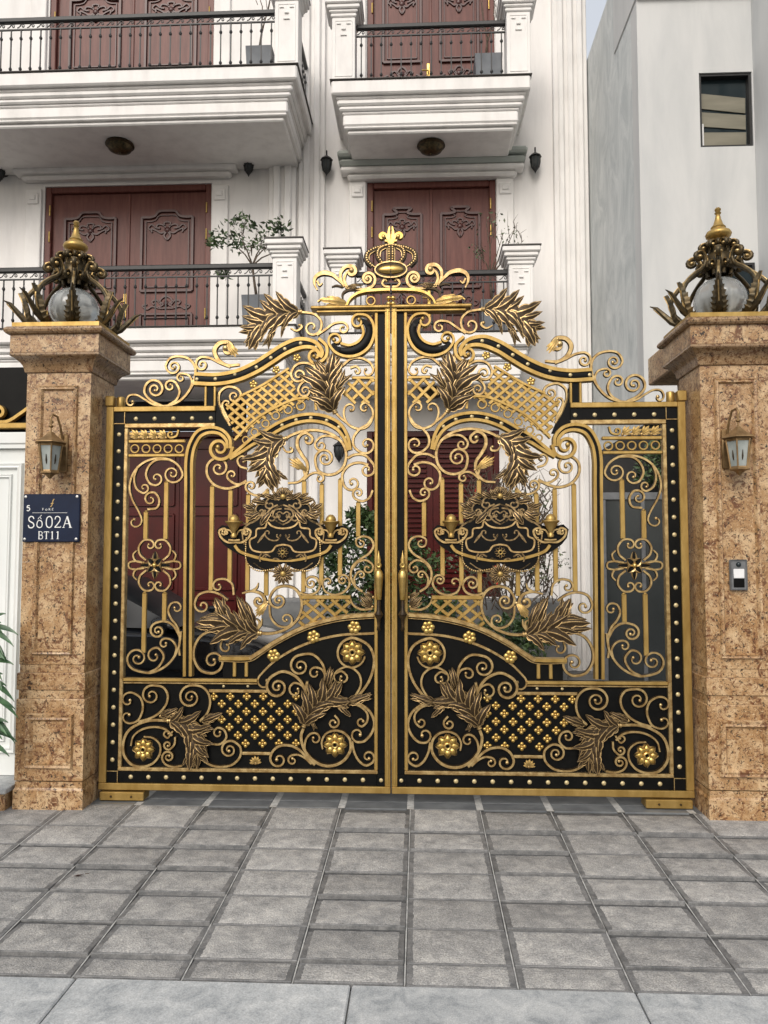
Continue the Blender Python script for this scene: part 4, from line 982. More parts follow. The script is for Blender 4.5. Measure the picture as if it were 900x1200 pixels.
for sx in (1, -1):
    bd = MB()
    for i in range(26):
        t = i/25
        p = [(685, 400), (690, 470), (680, 560), (610, 612), (500, 600)]
        L = crom([(445+sx*(a-445), b) for a, b in p], 2); q = pt('Z', L[int(t*(len(L)-1))]); bd.ball((q[0]-qz[0], -.026, q[1]-qz[1]), .0068, 6)
    bd.build('bead_chain', antique, crest)
    c = pt('Z', (445+sx*317, 300)); cup = MB()
    cup.lathe([(.001, -.105), (.020, -.10), (.022, -.085), (.013, -.07), (.018, -.055), (.034, -.03), (.046, -.008), (.060, .004), (.060, .012), (.001, .012)], c=(c[0]-qz[0], -.05, c[1]-qz[1]), n=16)
    cup = cup.build('candle_cup', gold, crest)
    bk = [(c_[0]-qz[0], c_[1]-qz[1]) for c_ in pl('Z', [(445+sx*(a-445), b_) for a, b_ in ((655, 285), (700, 312), (762, 330), (800, 322), (850, 312), (884, 345), (872, 400), (840, 440), (800, 470), (750, 500), (700, 520), (682, 400))])]
    MB().prism(bk, -.010, .006).build('bracket_plate', black, crest, 0)
    MB().lathe([(.001, .012), (.034, .012), (.036, .028), (.026, .045), (.014, .055), (.001, .058)], c=(c[0]-qz[0], -.05, c[1]-qz[1]), n=14).build('candle_lamp', gold, cup)
    g = lambda p: (445+sx*(p[0]-445), p[1])
    for a_ in (1, -1):
        h = lambda p: g((762+a_*(p[0]-762), p[1]))
        o = S('Z', [h((762, 425)), h((810, 425)), h((855, 390)), h((865, 350)), h((830, 335))], (*h((838, 360)), -250*sx*a_, 8), w=3.2, y=-.03, parent=crest, name='crest_scroll'); o.location = (-qz[0], .018, -qz[1])
        o = S('Z', [h((770, 385)), h((790, 350)), h((822, 345))], (*h((815, 362)), 220*sx*a_, 6), w=2.4, y=-.032, parent=crest, name='crest_scroll'); o.location = (-qz[0], .018, -qz[1])
    o = S('Z', [g((725, 410)), g((762, 412)), g((800, 410))], w=2.4, y=-.05, parent=crest, name='crest_scroll'); o.location = (-qz[0], .018, -qz[1])

SZ([(640, 180), (670, 205), (668, 245), (640, 255)], (645, 228, 200, 6), w=2.6); SZ([(600, 130), (640, 145), (655, 175)], w=2.4, w1=1.4)
SZ([(480, 180), (520, 200), (548, 235), (540, 275)], (515, 262, 220, 8), w=2.6); SZ([(455, 205), (500, 215), (512, 250)], (490, 248, 230, 6), w=2.4)
SZ([(662, 300), (700, 330), (712, 380), (700, 440)], w=2.4, w1=1.4); SZ([(470, 600), (520, 615), (580, 600), (640, 560)], w=2.2, w1=1.4); SZ([(530, 520), (560, 505), (580, 520)], (565, 525, 200, 6), w=2.2)
for (bx, by), (tx, ty) in (((560, 170), (640, 150)), ((600, 230), (670, 270)), ((530, 230), (590, 300)), ((480, 130), (510, 90)), ((500, 140), (560, 110)), ((560, 130), (610, 110)), ((610, 260), (690, 240)), ((640, 210), (700, 180))):
    for sx in (1, -1):
        b_ = pt('Z', (445+sx*(bx-445), by)); t_ = pt('Z', (445+sx*(tx-445), ty)); put_leaflet(crest, b_[0]-qz[0], b_[1]-qz[1], atan2(t_[1]-b_[1], t_[0]-b_[0]), hypot(t_[0]-b_[0], t_[1]-b_[1])*1.15, -.024, 0, 1.2)

# ---- crown piece over the meeting stiles (each leaf carries half)
x0, za = pt('K', (8, 822)); zb = pt('K', (8, 792))[1]
bar('cornice_rail', x0, -.003, za, zb, -.05, .05, gold, .008); x0b, zc = pt('K', (60, 850)); zd = pt('K', (60, 830))[1]
bar('cornice_rail', x0b, -.003, zc, zd-.001, -.040, .040, gold, .004)
S('K', [(325, 778), (345, 732), (400, 683), (480, 655), (580, 645), (680, 641), (705, 641)], w=4.4, w0=2.6, d=.05, m=[gold_lt, gold], name='crown_arch')
q = pt('K', (535, 735)); put('ring', ring_m, leaf, (q[0], 0, q[1]), None, (1.05, 1.3, 1.05))
for y in (708, 758):
    q = pt('K', (693, y)); MB().ball((0, 0, 0), .019, 10).build('bead', gold_lt, leaf, loc=(q[0], 0, q[1]))
fan('K', (325, 758), (75, 722), 3, 12, 30, me=gold_leaflet, ws=.55)
S('K', [(320, 765), (240, 740), (170, 730), (110, 715), (65, 742)], w=5, w1=1.5, m=[gold_lt, gold])
S('K', [(300, 600), (240, 540), (190, 502), (110, 490), (52, 520), (36, 570), (62, 640)], w=7, w0=3, w1=1.8, m=[leaf_gold, bronze])
S('K', [(60, 560), (85, 600), (108, 578)], w=3, w1=1.5)
S('K', [(300, 610), (268, 540), (275, 475), (325, 432), (385, 440)], (362, 478, 300, 12), w=6, w0=3, m=[leaf_gold, bronze])
S('K', [(320, 610), (300, 550), (320, 490), (350, 470)], w=4, w1=1.6)
S('K', [(310, 612), (400, 628), (490, 630), (555, 600), (572, 535), (530, 490), (485, 500)], (508, 540, -430, 12), w=4.2, m=[leaf_gold, bronze])
S('K', [(285, 720), (288, 670), (330, 640), (405, 632)], w=4, w0=2, m=[bronze, bronze])
S('K', [(190, 612), (230, 600), (290, 612)], w=3, w0=1.2, m=[bronze, bronze])
fan('K', (330, 610), (480, 610), 3, 20, 20, ws=.4)
S('K', [(652, 550), (635, 580), (655, 606), (702, 612)], None, (668, 560, 150, 6), w=3)
# crown
zc = pt('K', (705, 468)); hx = .088; hz = .033
cm = MB()
vs = []; n = 12
for i in range(6):
    t = i/5*pi/2
    for j in range(n+1):
        a = pi/2+pi*j/n; vs.append((hx*cos(t)*cos(a)-.002, -.024-.020*sin(t), zc[1]+hz*cos(t)*sin(a)))
cm.add(vs, [[i*(n+1)+j, i*(n+1)+j+1, (i+1)*(n+1)+j+1, (i+1)*(n+1)+j] for i in range(5) for j in range(n)], 0)
cm.prism([(hx*1.28*cos(pi/2+pi*j/n)-.002, zc[1]+hz*1.75*sin(pi/2+pi*j/n)) for j in range(n+1)], -.022, .022, 1)
crown = cm.build('crown', [gold_lt, bronze], leaf, 50)
MB().sweep([(hx*1.24*cos(pi/2+pi*j/16)-.002, zc[1]+hz*1.7*sin(pi/2+pi*j/16)) for j in range(17)], 2*U, .02, -.03, 0, 1).build('crown_rim', [antique, bronze], crown)
for pts_, w in (([(548, 432), (503, 385), (505, 325), (560, 285), (640, 262), (690, 250)], 7), ([(632, 400), (597, 345), (605, 292), (650, 262), (698, 248)], 6.5), ([(698, 395), (697, 330), (698, 250)], 6)):
    a = S('K', pts_, w=w, d=.03, m=[bronze, bronze], name='crown_arch', parent=crown, y=-.004)
    L = crom(pl('K', pts_), .017); b = MB()
    for p in L: b.ball((p[0], -.022, p[1]), .0085, 6)
    b.build('pearl_row', antique, crown)
    E = crom(pl('K', [(x+(22 if x < 690 else -18), y+10) for x, y in pts_]), .01); MB().sweep(E, 1.2*U, .008, -.018, 0, 1).build('crown_rim', [antique, bronze], crown)
S('K', [(702, 235), (690, 190), (668, 140), (690, 110), (704, 82)] and [(699, 245), (697, 190), (694, 140), (700, 86)], w=5, w1=1.6, d=.03, m=[gold_lt, gold], name='fleur', parent=crown)
S('K', [(690, 205), (668, 160), (640, 145), (618, 165)], (638, 172, -150, 12), w=5, w0=3.5, d=.03, m=[gold_lt, gold], name='fleur', parent=crown)
S('K', [(660, 210), (702, 214)], w=3, d=.036, m=[gold_lt, gold], name='fleur', parent=crown)

# ---- pull handle
xh = pt('R6', (807, 300))[0]; zg0 = pt('R6', (807, 410))[1]; zg1 = pt('R6', (807, 245))[1]
hd = MB(); c = (xh, -.085, 0)
hd.lathe([(.004, pt('R6', (0, 590))[1]), (.014, pt('R6', (0, 580))[1]), (.009, pt('R6', (0, 555))[1]), (.014, pt('R6', (0, 520))[1]), (.030, pt('R6', (0, 492))[1]), (.015, pt('R6', (0, 470))[1]), (.012, zg0)], c=c, n=12, m=1)
hd.lathe([(.010, zg0-.004), (.017, zg0), (.021, zg0+.05), (.029, zg1-.05), (.030, zg1-.02), (.022, zg1)], c=c, n=12, m=0)
hd.lathe([(.022, zg1), (.012, zg1+.012), (.021, zg1+.04), (.013, zg1+.062), (.016, zg1+.075), (.004, zg1+.12), (.001, zg1+.14)], c=c, n=12, m=0)
hd.tube([(xh, -.085, zg1+.03), (xh, -.016, zg1+.03)], .011, 8, 1); hd.tube([(xh, -.085, pt('R6', (0, 492))[1]), (xh, -.016, pt('R6', (0, 492))[1])], .012, 8, 1)
hd = hd.build('pull_handle', [gold_lt, bronze], leaf, 50)
MB().lathe([(.006, .006), (.010, .006), (.012, 0), (.016, 0), (.017, .007), (.013, .010), (.009, .009)], c=(xh, -.112, zg1+.04), n=12, axis='-y').build('handle_ring', gold_lt, hd)
# ---- hinges
hb = MB().box(XL+.02, XL+.325, -.055, .06, .006, .062, 0, .005).build('floor_hinge', gold, leaf, 30)
for x in (XL+.24, XL+.10): MB().lathe([(.001, .006), (.007, .005), (.008, 0)], c=(x, -.055, .034), n=8, axis='-y').build('bolt', bronze, hb)
th = MB().box(XL-.012, XL+.050, -.030, .07, zt1+.004, zt1+.078, 0, .006)
th.lathe([(.026, 0), (.028, .006), (.028, .066), (.024, .072)], c=(XL+.085, .02, zt1+.004), n=14); th.lathe([(.001, .072), (.024, .072)], c=(XL+.085, .02, zt1+.004), n=14)
th.build('top_hinge', gold, leaf, 40)

# ---- the right leaf is the mirror image
leaf2 = copy_tree(leaf); leaf2.scale = (-1, 1, 1)
tag(leaf2, 'black and gold wrought iron gate leaf hinged on the pillar with the intercom', 'gate', 'two leaves of the driveway gate')
# ================================================================ GATE PILLARS AND WHAT HANGS ON THEM
def sqloft(prof, hx, hy, m=0):
    b = MB(); vs = []
    for o, z in prof: vs += [(-hx-o, -hy-o, z), (hx+o, -hy-o, z), (hx+o, hy+o, z), (-hx-o, hy+o, z)]
    n = len(prof); fs = [[i*4+j, i*4+(j+1) % 4, (i+1)*4+(j+1) % 4, (i+1)*4+j] for i in range(n-1) for j in range(4)] + [[3, 2, 1, 0], [(n-1)*4+j for j in range(4)]]
    return b.add(vs, fs, m)
HX, HY, PY = .222, .20, -.02
def frame4(b, x0, x1, z0, z1, w, y0, y1):
    """mitred picture frame moulding on a front face"""
    for (a, c) in (((x0, z0), (x0, z1)), ((x1, z0), (x1, z1)), ((x0, z0), (x1, z0)), ((x0, z1), (x1, z1))):
        pass
    prof = [(0, y0), (.15, y1), (.45, y1+.004), (.7, y1), (1, y0)]; vs = []
    for u, y in prof:
        d = u*w; vs += [(x0+d, y, z0+d), (x1-d, y, z0+d), (x1-d, y, z1-d), (x0+d, y, z1-d)]
    b.add(vs, [[i*4+j, i*4+(j+1) % 4, (i+1)*4+(j+1) % 4, (i+1)*4+j] for i in range(4) for j in range(4)])
def pillar(x, label):
    p = thing('gate_pillar', (x, PY, 0), label, 'pillar', 'granite pillars either side of the gate')
    def st(name, prof, m=granite_m): return sqloft(prof, HX, HY).build(name, m, p, 25)
    st('plinth_stone', [(.013, -.06), (.013, .12), (.010, .124), (.004, .135), (.004, .175)])
    st('base_stone', [(.006, .181), (.008, .185), (.008, .708), (.004, .714)])
    st('band_stone', [(-.001, .715), (-.001, .771)])
    st('belt_stone', [(.005, .772), (.009, .777), (.009, .880), (.005, .885)])
    st('band_stone', [(-.004, .886), (-.004, .937)])
    st('shaft_stone', [(-.003, .938), (.0, .942), (.0, 1.62)]); st('shaft_stone', [(.0, 1.6212), (.0, 2.28)]); st('shaft_stone', [(.0, 2.2812), (.0, 2.905)])
    st('neck_moulding', [(.006, 2.906), (.012, 2.91), (.016, 2.93), (.022, 2.952), (.038, 2.976), (.062, 2.996), (.078, 3.004), (.084, 3.012), (.084, 3.026)], granite_d)
    st('frieze_stone', [(.080, 3.027), (.082, 3.030), (.082, 3.150)])
    st('cap_stone', [(.088, 3.151), (.102, 3.154), (.112, 3.164), (.115, 3.178), (.110, 3.192), (.098, 3.202)], granite_d)
    b = MB(); frame4(b, -.137, .137, 1.005, 2.818, .036, -HY, -HY-.019); b.build('panel_moulding', granite_m, p, 20)
    b = MB(); frame4(b, -.163, .163, .262, .620, .052, -HY-.008, -HY-.030); b.build('panel_moulding', granite_m, p, 20)
    return p
pillar(-2.2525, 'tan granite gate pillar on the left carrying the blue number plate')
pillar(2.2525, 'tan granite gate pillar on the right carrying the grey intercom')

# crown shaped lamp on each pillar
def radial(pts, a): return [(r*cos(a), r*sin(a), z) for r, z in pts]
def acanthus_horn():
    """serrated leaf rising and flaring outwards in the radial xz plane"""
    P = crom([(.190, .0), (.240, .025), (.272, .085), (.280, .150), (.300, .215), (.318, .262)], .012); n = len(P); vs = []; fs = []; ms = []
    for i, (r, z) in enumerate(P):
        t = i/(n-1); a = P[max(0, i-1)]; c = P[min(n-1, i+1)]; tx, tz = c[0]-a[0], c[1]-a[1]; l = hypot(tx, tz); nx, nz = tz/l, -tx/l
        w = (.052*sin(pi*min(1, .22+.80*t))**.8)*(1 if i % 3 else 1.32)*(1-t*.35)+.003
        for u, h in ((-1, -.012), (-.45, .010), (-.12, .004), (0, .016), (.12, .004), (.45, .010), (1, -.012)): vs.append((r+nx*h, u*w, z+nz*h+(.012 if (i % 3 == 0 and abs(u) == 1) else 0)))
        for u in (-.5, 0, .5): pass
    k = 7
    for i in range(n-1):
        for j in range(k-1): fs.append([i*k+j, i*k+j+1, (i+1)*k+j+1, (i+1)*k+j]); ms.append(0 if j not in (2, 3) else 1)
    b = MB().add(vs, fs, ms)
    b.tube([(r-.01, 0, z) for r, z in P[::2]], [.016*(1-.7*i/len(P[::2])) for i in range(len(P[::2]))], 6, 0)
    b.tube([(.225, 0, .015), (.285, 0, .055), (.335, 0, .120), (.375, 0, .175), (.415, 0, .195)], [.020, .022, .018, .012, .003], 7, 0); b.tube([(.300, 0, .052), (.350, 0, .118), (.395, 0, .172)], [.006, .007, .004], 5, 1)
    return b.mesh('acanthus_leaf', [patina, antique], 50)
horn = acanthus_horn()
arm_b = MB(); AP = crom([(.215, .03), (.270, .11), (.288, .19), (.250, .275), (.185, .345), (.125, .395), (.105, .45)], .02)
arm_b.tube([(r, 0, z) for r, z in AP], .0145, 8, 0); arm_b.tube([(r+.011, 0, z+.004) for r, z in AP[2:-2]], .007, 6, 1)
arm_me = arm_b.mesh('arm', [patina, antique], 60)
def volute(R0, z0, s):
    b = MB(); pts = [(.02, -.10), (.03, -.04), (.055, .0), (.085, -.005)]
    P = pts + spiral(pts[-1], (.078, -.034), -420, .008, 30)
    L = crom(P, .012); b.tube([(R0+x*s, 0, z0+z*s) for x, z in L], [.017*s*(1-.35*i/len(L)) for i in range(len(L))], 7, 0)
    b.ball((R0+.078*s, 0, z0-.034*s), .016*s, 8, 1, sy=1.6)
    b.tube([(R0+x*s, .012*s, z0+z*s+.006) for x, z in L[3:14]], .006*s, 5, 1); b.tube([(R0+x*s, -.012*s, z0+z*s+.006) for x, z in L[3:14]], .006*s, 5, 1)
    return b.mesh('volute', [patina, antique], 60)
vol1 = volute(.075, .545, 1.05); vol2 = volute(.030, .625, .85); vol3 = volute(.055, .470, .8)
def crown_lamp(x, label):
    t = thing('crown_lamp', (x, PY, 3.2025), label, 'lamp', 'crown lamps on the gate pillars'); tw = pi/8; t.scale = (1.10, 1.10, .95)
    sqloft([(.045, 0), (.050, .004), (.050, .036), (.040, .040)], HX, HY).build('base_plate', gold, t, 20)
    MB().lathe([(.001, .041), (.12, .041), (.13, .055), (.11, .07), (.10, .08)], n=24).build('gallery_ring', patina, t)
    g = MB(); n = 24
    g.lathe([((.155*sin(pi*(.06+.90*i/14))), .215-.162*cos(pi*(.06+.90*i/14))) for i in range(15)], n=48)
    g.v = [(px*(1+.012*cos(16*atan2(py, px))), py*(1+.012*cos(16*atan2(py, px))), pz) for px, py, pz in g.v]
    g.build('globe', glass_m, t, 60)
    for k in range(8):
        a = pi/2+pi/4*k
        put('arm', arm_me, t, (0, 0, .04), (0, 0, a+tw)); put('acanthus_leaf', horn, t, (0, 0, .04), (0, 0, a+tw), (1, .8, 1))
        put('volute', vol1, t, None, (0, 0, a+tw)); put('volute', vol2, t, None, (0, 0, a)); put('volute', vol3, t, None, (0, 0, a)); put('volute', for_ring, t, (0, 0, .035), (0, 0, a+tw))
    MB().lathe([(.09, .42), (.105, .44), (.085, .47), (.075, .52), (.08, .54), (.06, .56), (.05, .63), (.055, .645), (.04, .66)], n=20).build('collar', patina, t, 50)
    MB().lathe([(.035, .655), (.050, .662), (.072, .680), (.078, .698), (.070, .716), (.050, .730), (.042, .742), (.045, .750), (.030, .770), (.019, .810), (.013, .845), (.017, .850), (.020, .858), (.012, .862), (.016, .872), (.020, .884), (.012, .896), (.001, .900)], n=20).build('finial', gold, t, 50)
for_ring = volute(.02, .60, .7)
crown_lamp(-2.2525, 'bronze crown lamp with glass globe on top of the left gate pillar'); crown_lamp(2.2525, 'bronze crown lamp with glass globe on top of the right gate pillar')

# wall lanterns
def lantern(x, label, s):
    YW = PY-HY
    t = thing('wall_lantern', (x, YW, 2.205), label, 'lantern', 'bronze lanterns on the gate pillars'); t.scale = (.93, .93, .96)
    MB().box(-.035+.03*s, .035+.03*s, -.022, -.0005, .02, .29, 0, .008).build('back_plate', copperm, t)
    b = MB(); b.tube([Vector((.03*s, -.02, .24)), Vector((.03*s, -.06, .33)), Vector((.02*s, -.09, .40)), Vector((.0, -.12, .41)), Vector((-.005*s, -.14, .38)), Vector((-.005*s, -.13, .345)), Vector((0, -.115, .36))], .0085, 8); b.tube([Vector((0, -.14, .385)), Vector((0, -.14, .27))], .006, 8); b.ball((0, -.14, .325), .018, 8, 0, sz=.6)
    b.build('arm', copperm, t, 60)
    b = MB(); n = 6
    b.lathe([(.003, .29), (.018, .285), (.022, .278), (.06, .245), (.112, .215), (.116, .208), (.095, .203)], c=(0, -.14, 0), n=6); b.build('roof', copperm, t, 20)
    b = MB(); b.lathe([(.088, .202), (.084, .195), (.082, .185)], c=(0, -.14, 0), n=6); b.lathe([(.058, .020), (.060, .012), (.070, .006), (.070, -.001), (.040, -.008), (.022, -.022), (.012, -.034), (.001, -.040)], c=(0, -.14, 0), n=6)
    for k in range(6):
        a = 2*pi*k/6; b.tube([(.086*cos(a), -.14+.086*sin(a), .20), (.059*cos(a), -.14+.059*sin(a), .01)], .0055, 5)
    b.build('frame', copperm, t, 30)
    for k in range(6):
        a, c = 2*pi*k/6, 2*pi*(k+1)/6; r0, r1 = .080, .054
        MB().add([(r1*cos(a), -.14+r1*sin(a), .012), (r1*cos(c), -.14+r1*sin(c), .012), (r0*cos(c), -.14+r0*sin(c), .196), (r0*cos(a), -.14+r0*sin(a), .196)], [[0, 1, 2, 3]]).build('pane', glass_w, t, 0)
        m_ = (a+c)/2; q = lambda r, z: (r*cos(m_)*.9, -.14+r*sin(m_)*.9, z)
        MB().tube([q(.060, .06), q(.066, .085), q(.070, .125)], [.003, .006, .002], 5).build('pane_motif', bronze, t)
lantern(-2.235, 'hexagonal bronze wall lantern above the blue number plate', 1); lantern(2.215, 'hexagonal bronze wall lantern above the grey intercom', -1)

# number plate, lettering drawn stroke by stroke
YS = PY-HY-.0115
sg = thing('number_plate', (-2.272, YS, 1.916), 'navy blue house number plate on the left pillar under the lantern', 'sign')
MB().box(-.194, .194, -.012, .010, -.161, .161, 0, .004).build('plate', navy, sg, 20)
for sx in (-1, 1):
    for sz in (-1, 1): MB().lathe([(.001, .006), (.009, .005), (.010, 0)], c=(sx*.176, -.012, sz*.142), n=10, axis='-y').build('screw', steel, sg)
GLY = {'S': [([(.85, .78), (.72, .96), (.42, 1), (.15, .84), (.2, .62), (.5, .5), (.82, .36), (.86, .14), (.55, 0), (.22, .04), (.08, .24)], .12)],
       'o': [([(.5, 0), (.12, .12), (.05, .32), (.2, .58), (.5, .66), (.82, .56), (.95, .32), (.86, .10), (.5, 0)], .12)],
       '0': [([(.5, 0), (.18, .12), (.06, .5), (.18, .88), (.5, 1), (.82, .88), (.94, .5), (.82, .12), (.5, 0)], .12)],
       '2': [([(.1, .74), (.2, .95), (.5, 1), (.8, .88), (.82, .64), (.5, .34), (.08, .04)], .11), ([(.05, .04), (.95, .04)], .10), ([(.95, .04), (.97, .16)], .05)],
       'A': [([(.1, 0), (.5, 1)], .07), ([(.5, 1), (.9, 0)], .14), ([(.26, .36), (.74, .36)], .06), ([(-.02, .02), (.24, .02)], .05), ([(.72, .02), (1.04, .02)], .05)],
       'B': [([(.2, 0), (.2, 1)], .14), ([(.1, .97), (.55, .97), (.78, .84), (.74, .6), (.5, .52), (.2, .52)], .09), ([(.5, .52), (.84, .42), (.9, .2), (.7, .03), (.1, .03)], .10)],
       'T': [([(.5, 0), (.5, 1)], .14), ([(.04, .95), (.96, .95)], .09), ([(.05, .95), (.05, .78)], .06), ([(.95, .95), (.95, .78)], .06), ([(.3, .02), (.7, .02)], .05)],
       '1': [([(.5, 0), (.5, 1)], .16), ([(.25, .86), (.5, .98)], .08), ([(.25, .02), (.75, .02)], .05)],
       '5': [([(.85, .95), (.3, .95), (.22, .56), (.55, .62), (.85, .42), (.8, .14), (.5, 0), (.12, .1)], .2)],
       '^': [([(.2, .76), (.5, .94), (.8, .76)], .07)], "'": [([(.55, .98), (.8, 1.12)], .08)],
       'F': [([(.2, 0), (.2, 1)], .14), ([(.2, .95), (.85, .95)], .1), ([(.2, .52), (.7, .52)], .1)], 'R': [([(.2, 0), (.2, 1)], .14), ([(.2, .95), (.7, .9), (.75, .6), (.2, .5)], .1), ([(.45, .5), (.9, 0)], .12)],
       'E': [([(.2, 0), (.2, 1)], .14), ([(.2, .95), (.85, .95)], .1), ([(.2, .5), (.7, .5)], .1), ([(.2, .05), (.85, .05)], .1)]}
def glyph(ch, x, z, w, h, name='letter'):
    b = MB()
    for c in ch:
        for i, (pts, wd) in enumerate(GLY[c]):
            P = [(x+a*w, z+q*h) for a, q in pts]; b.sweep(crom(P, .004) if len(P) > 2 else P, wd*w*1.25, -.0119, -.0138-.0002*i, 0, 0, False)
    return b.build(name, white_l, sg, 0)
for ch, x, w in (('S', -.158, .048), ('o^\'', -.097, .040), ('0', -.034, .046), ('2', .024, .046), ('A', .080, .062)): glyph(ch, x, -.066, w, .076)
for ch, x in (('B', -.086), ('T', -.046), ('1', -.006), ('1', .032)): glyph(ch, x, -.142, .036, .052)
glyph('5', -.170, .048, .026, .036)
for ch, x in (('F', -.062), ('o', -.040), ('R', -.018), ('E', .004)): glyph(ch, x, .050, .014, .016)
b = MB(); b.box(-.128, .110, -.0132, -.0119, .0335, .0355); b.build('rule', white_l, sg, 0)
b = MB(); b.sweep(crom([(-.006, .074), (.004, .085), (.008, .105), (.014, .122), (.020, .126)], .004), .006, -.0119, -.0136); b.sweep(crom([(-.004, .094), (.008, .100), (.016, .098)], .004), .005, -.0119, -.0139); b.build('emblem', [antique, antique], sg, 0)

# intercom
ic = thing('intercom', (2.236, PY-HY-.002, 1.540), 'grey door intercom with white call button on the right pillar', 'intercom')
MB().box(-.054, .054, -.022, .001, -.098, .098, 0, .006).build('body', greym, ic)
b = MB(); frame4(b, -.054, .054, -.098, .098, .010, -.0221, -.027); b.build('rim', greym, ic)
MB().lathe([(.001, .014), (.010, .012), (.015, .006), (.016, .0)], c=(0, -.022, .066), n=16, axis='-y').build('camera_eye', glass_d, ic)
MB().box(-.034, .034, -.028, -.0225, -.022, .038, 0, .003).build('call_button', whitep, ic); MB().box(-.034, .034, -.026, -.0225, -.080, -.024, 0, .003).build('speaker_grille', black, ic)

# second granite post seen behind the right pillar cap
bp = thing('side_post', (2.56, .95, 0), 'granite side post showing just behind the cap of the right pillar', 'pillar')
sqloft([(0, -.02), (0, 2.85)], .20, .18).build('shaft_stone', granite_m, bp, 20); sqloft([(.01, 2.851), (.02, 3.10), (.19, 3.12), (.20, 3.13), (.20, 3.35), (.19, 3.36)], .20, .18).build('cap_stone', granite_m, bp, 20)

# ---------------------------------------------------------------- white double gate of the next house, left edge
wg = thing('white_gate', (-3.2, .03, 0), 'white panelled metal gate left of the granite pillar under a gold scroll rail', 'gate')
def wpart(name, mb, m, sm=30): return mb.build(name, m, wg, sm)
b = MB().box(-.9, .715, -.02, .02, .145, 2.42, 0, .004); wpart('gate_panel', b, whitegate)
b = MB(); frame4(b, -.12, .60, .30, 2.32, .05, -.0201, -.045); frame4(b, -.04, .52, .38, 2.24, .03, -.0201, -.036); wpart('panel_moulding', b, whitegate, 20)
b = MB(); frame4(b, -.86, -.18, .30, 2.32, .05, -.0201, -.045); wpart('panel_moulding', b, whitegate, 20)
wpart('jamb', MB().box(.645, .714, -.045, -.0205, .145, 2.42, 0, .006), whitegate)
b = MB().box(-.9, .715, -.06, .04, 2.45, 2.535, 0, .008); b.box(-.9, .715, -.05, .03, 2.421, 2.449); wpart('head_rail', b, whitegate)
wpart('gold_rail', MB().box(-.9, .715, -.04, .02, 2.565, 2.605, 0, .005), gold); wpart('backing_panel', MB().box(-.9, .715, .03, .035, 2.536, 3.02), black)
b = MB()
for x0 in (.36, .02, -.32):
    L = [(x0+.28, .13), (x0+.20, .07), (x0+.10, .012), (x0+.0, .02)]; L = L + spiral(L[-1], (x0+.04, .075), -400, .012)
    L = [(x, z+2.606) for x, z in L]; b.sweep(crom(L, .01), .03, .012, -.02, 0, 0)
wpart('scroll', b, gold)
# low granite plinth under it
lp = thing('plinth_wall', (-3.1, -.05, 0), 'low granite plinth at the foot of the white gate', 'low wall')
MB().box(-.9, .575, -.21, .11, -.08, .105, 0, .004).build('stone', granite_m, lp); MB().box(-.9, .590, -.235, .12, .106, .142, 0, .006).build('coping_stone', kerb_m, lp)

# ---------------------------------------------------------------- foliage
def leaf_cloud(b, centers, n, size, rg, m=0, up=.0):
    for _ in range(n):
        c, r = rg.choice(centers); v = Vector((rg.gauss(0, 1), rg.gauss(0, 1), rg.gauss(0, 1))).normalized()*r*rg.random()**.45
        p = Vector(c)+Vector((v.x, v.y, v.z*.85)); d = Vector((rg.gauss(0, 1), rg.gauss(0, 1), rg.gauss(0, .8)+up)).normalized(); s = d.cross(Vector((rg.gauss(0, 1), rg.gauss(0, 1), rg.gauss(0, 1)))).normalized()
        l = size*rg.uniform(.6, 1.3); w = l*.22; k = d.cross(s)*l*.12
        b.add([p, p+d*l*.45+s*w, p+d*l-k, p+d*l*.45-s*w], [[0, 1, 2], [0, 2, 3]], m)
def branches(b, base, tips, r, rg, m=0):
    for t in tips:
        t = Vector(t); a = Vector(base); mid = a.lerp(t, .5)+Vector((rg.uniform(-.06, .06), rg.uniform(-.06, .06), rg.uniform(-.02, .08)))
        b.tube([a, a.lerp(mid, .5)+Vector((0, 0, .03)), mid, mid.lerp(t, .55), t], [r, r*.8, r*.6, r*.4, r*.15], 5, m)
def potted(name, loc, label, cat, pot, trunk_tips, clouds, n, size, seed, group=None, lm=None, fork=None, potm=None):
    rg = random.Random(seed); t = thing(name, loc, label, cat, group); pw, ph, round_ = pot
    if round_: MB().lathe([(.001, .0), (pw*.62, .0), (pw, ph*.92), (pw*1.08, ph*.93), (pw*1.08, ph), (pw*.95, ph), (pw*.92, ph*.9), (.001, ph*.9)], n=20).build('pot', potm or planter_m, t)
    else:
        k = sqloft([(-pw*.14, 0), (0, ph*.96), (0, ph)], pw, pw); k.build('pot', potm or planter_m, t, 20)
        MB().box(-pw*.92, pw*.92, -pw*.92, pw*.92, ph, ph+.004).build('soil', bark, t)
    b = MB(); z0 = ph*.9; f = fork or (0, 0, ph+.3)
    b.tube([(0, 0, z0), (f[0]*.3-.02, f[1]*.5, z0+(f[2]-z0)*.5), f], [.024, .019, .016], 7); branches(b, f, trunk_tips, .013, rg)
    for tp in trunk_tips:
        for _ in range(3):
            q = Vector(tp)+Vector((rg.uniform(-.16, .16), rg.uniform(-.16, .16), rg.uniform(-.02, .2))); branches(b, Vector(f).lerp(Vector(tp), rg.uniform(.55, .95)), [q], .006, rg)
    b.build('trunk', bark, t)
    if n:
        b = MB(); leaf_cloud(b, clouds, n, size, rg); b.build('crown', lm or leaf_m, t, 0)
    return t
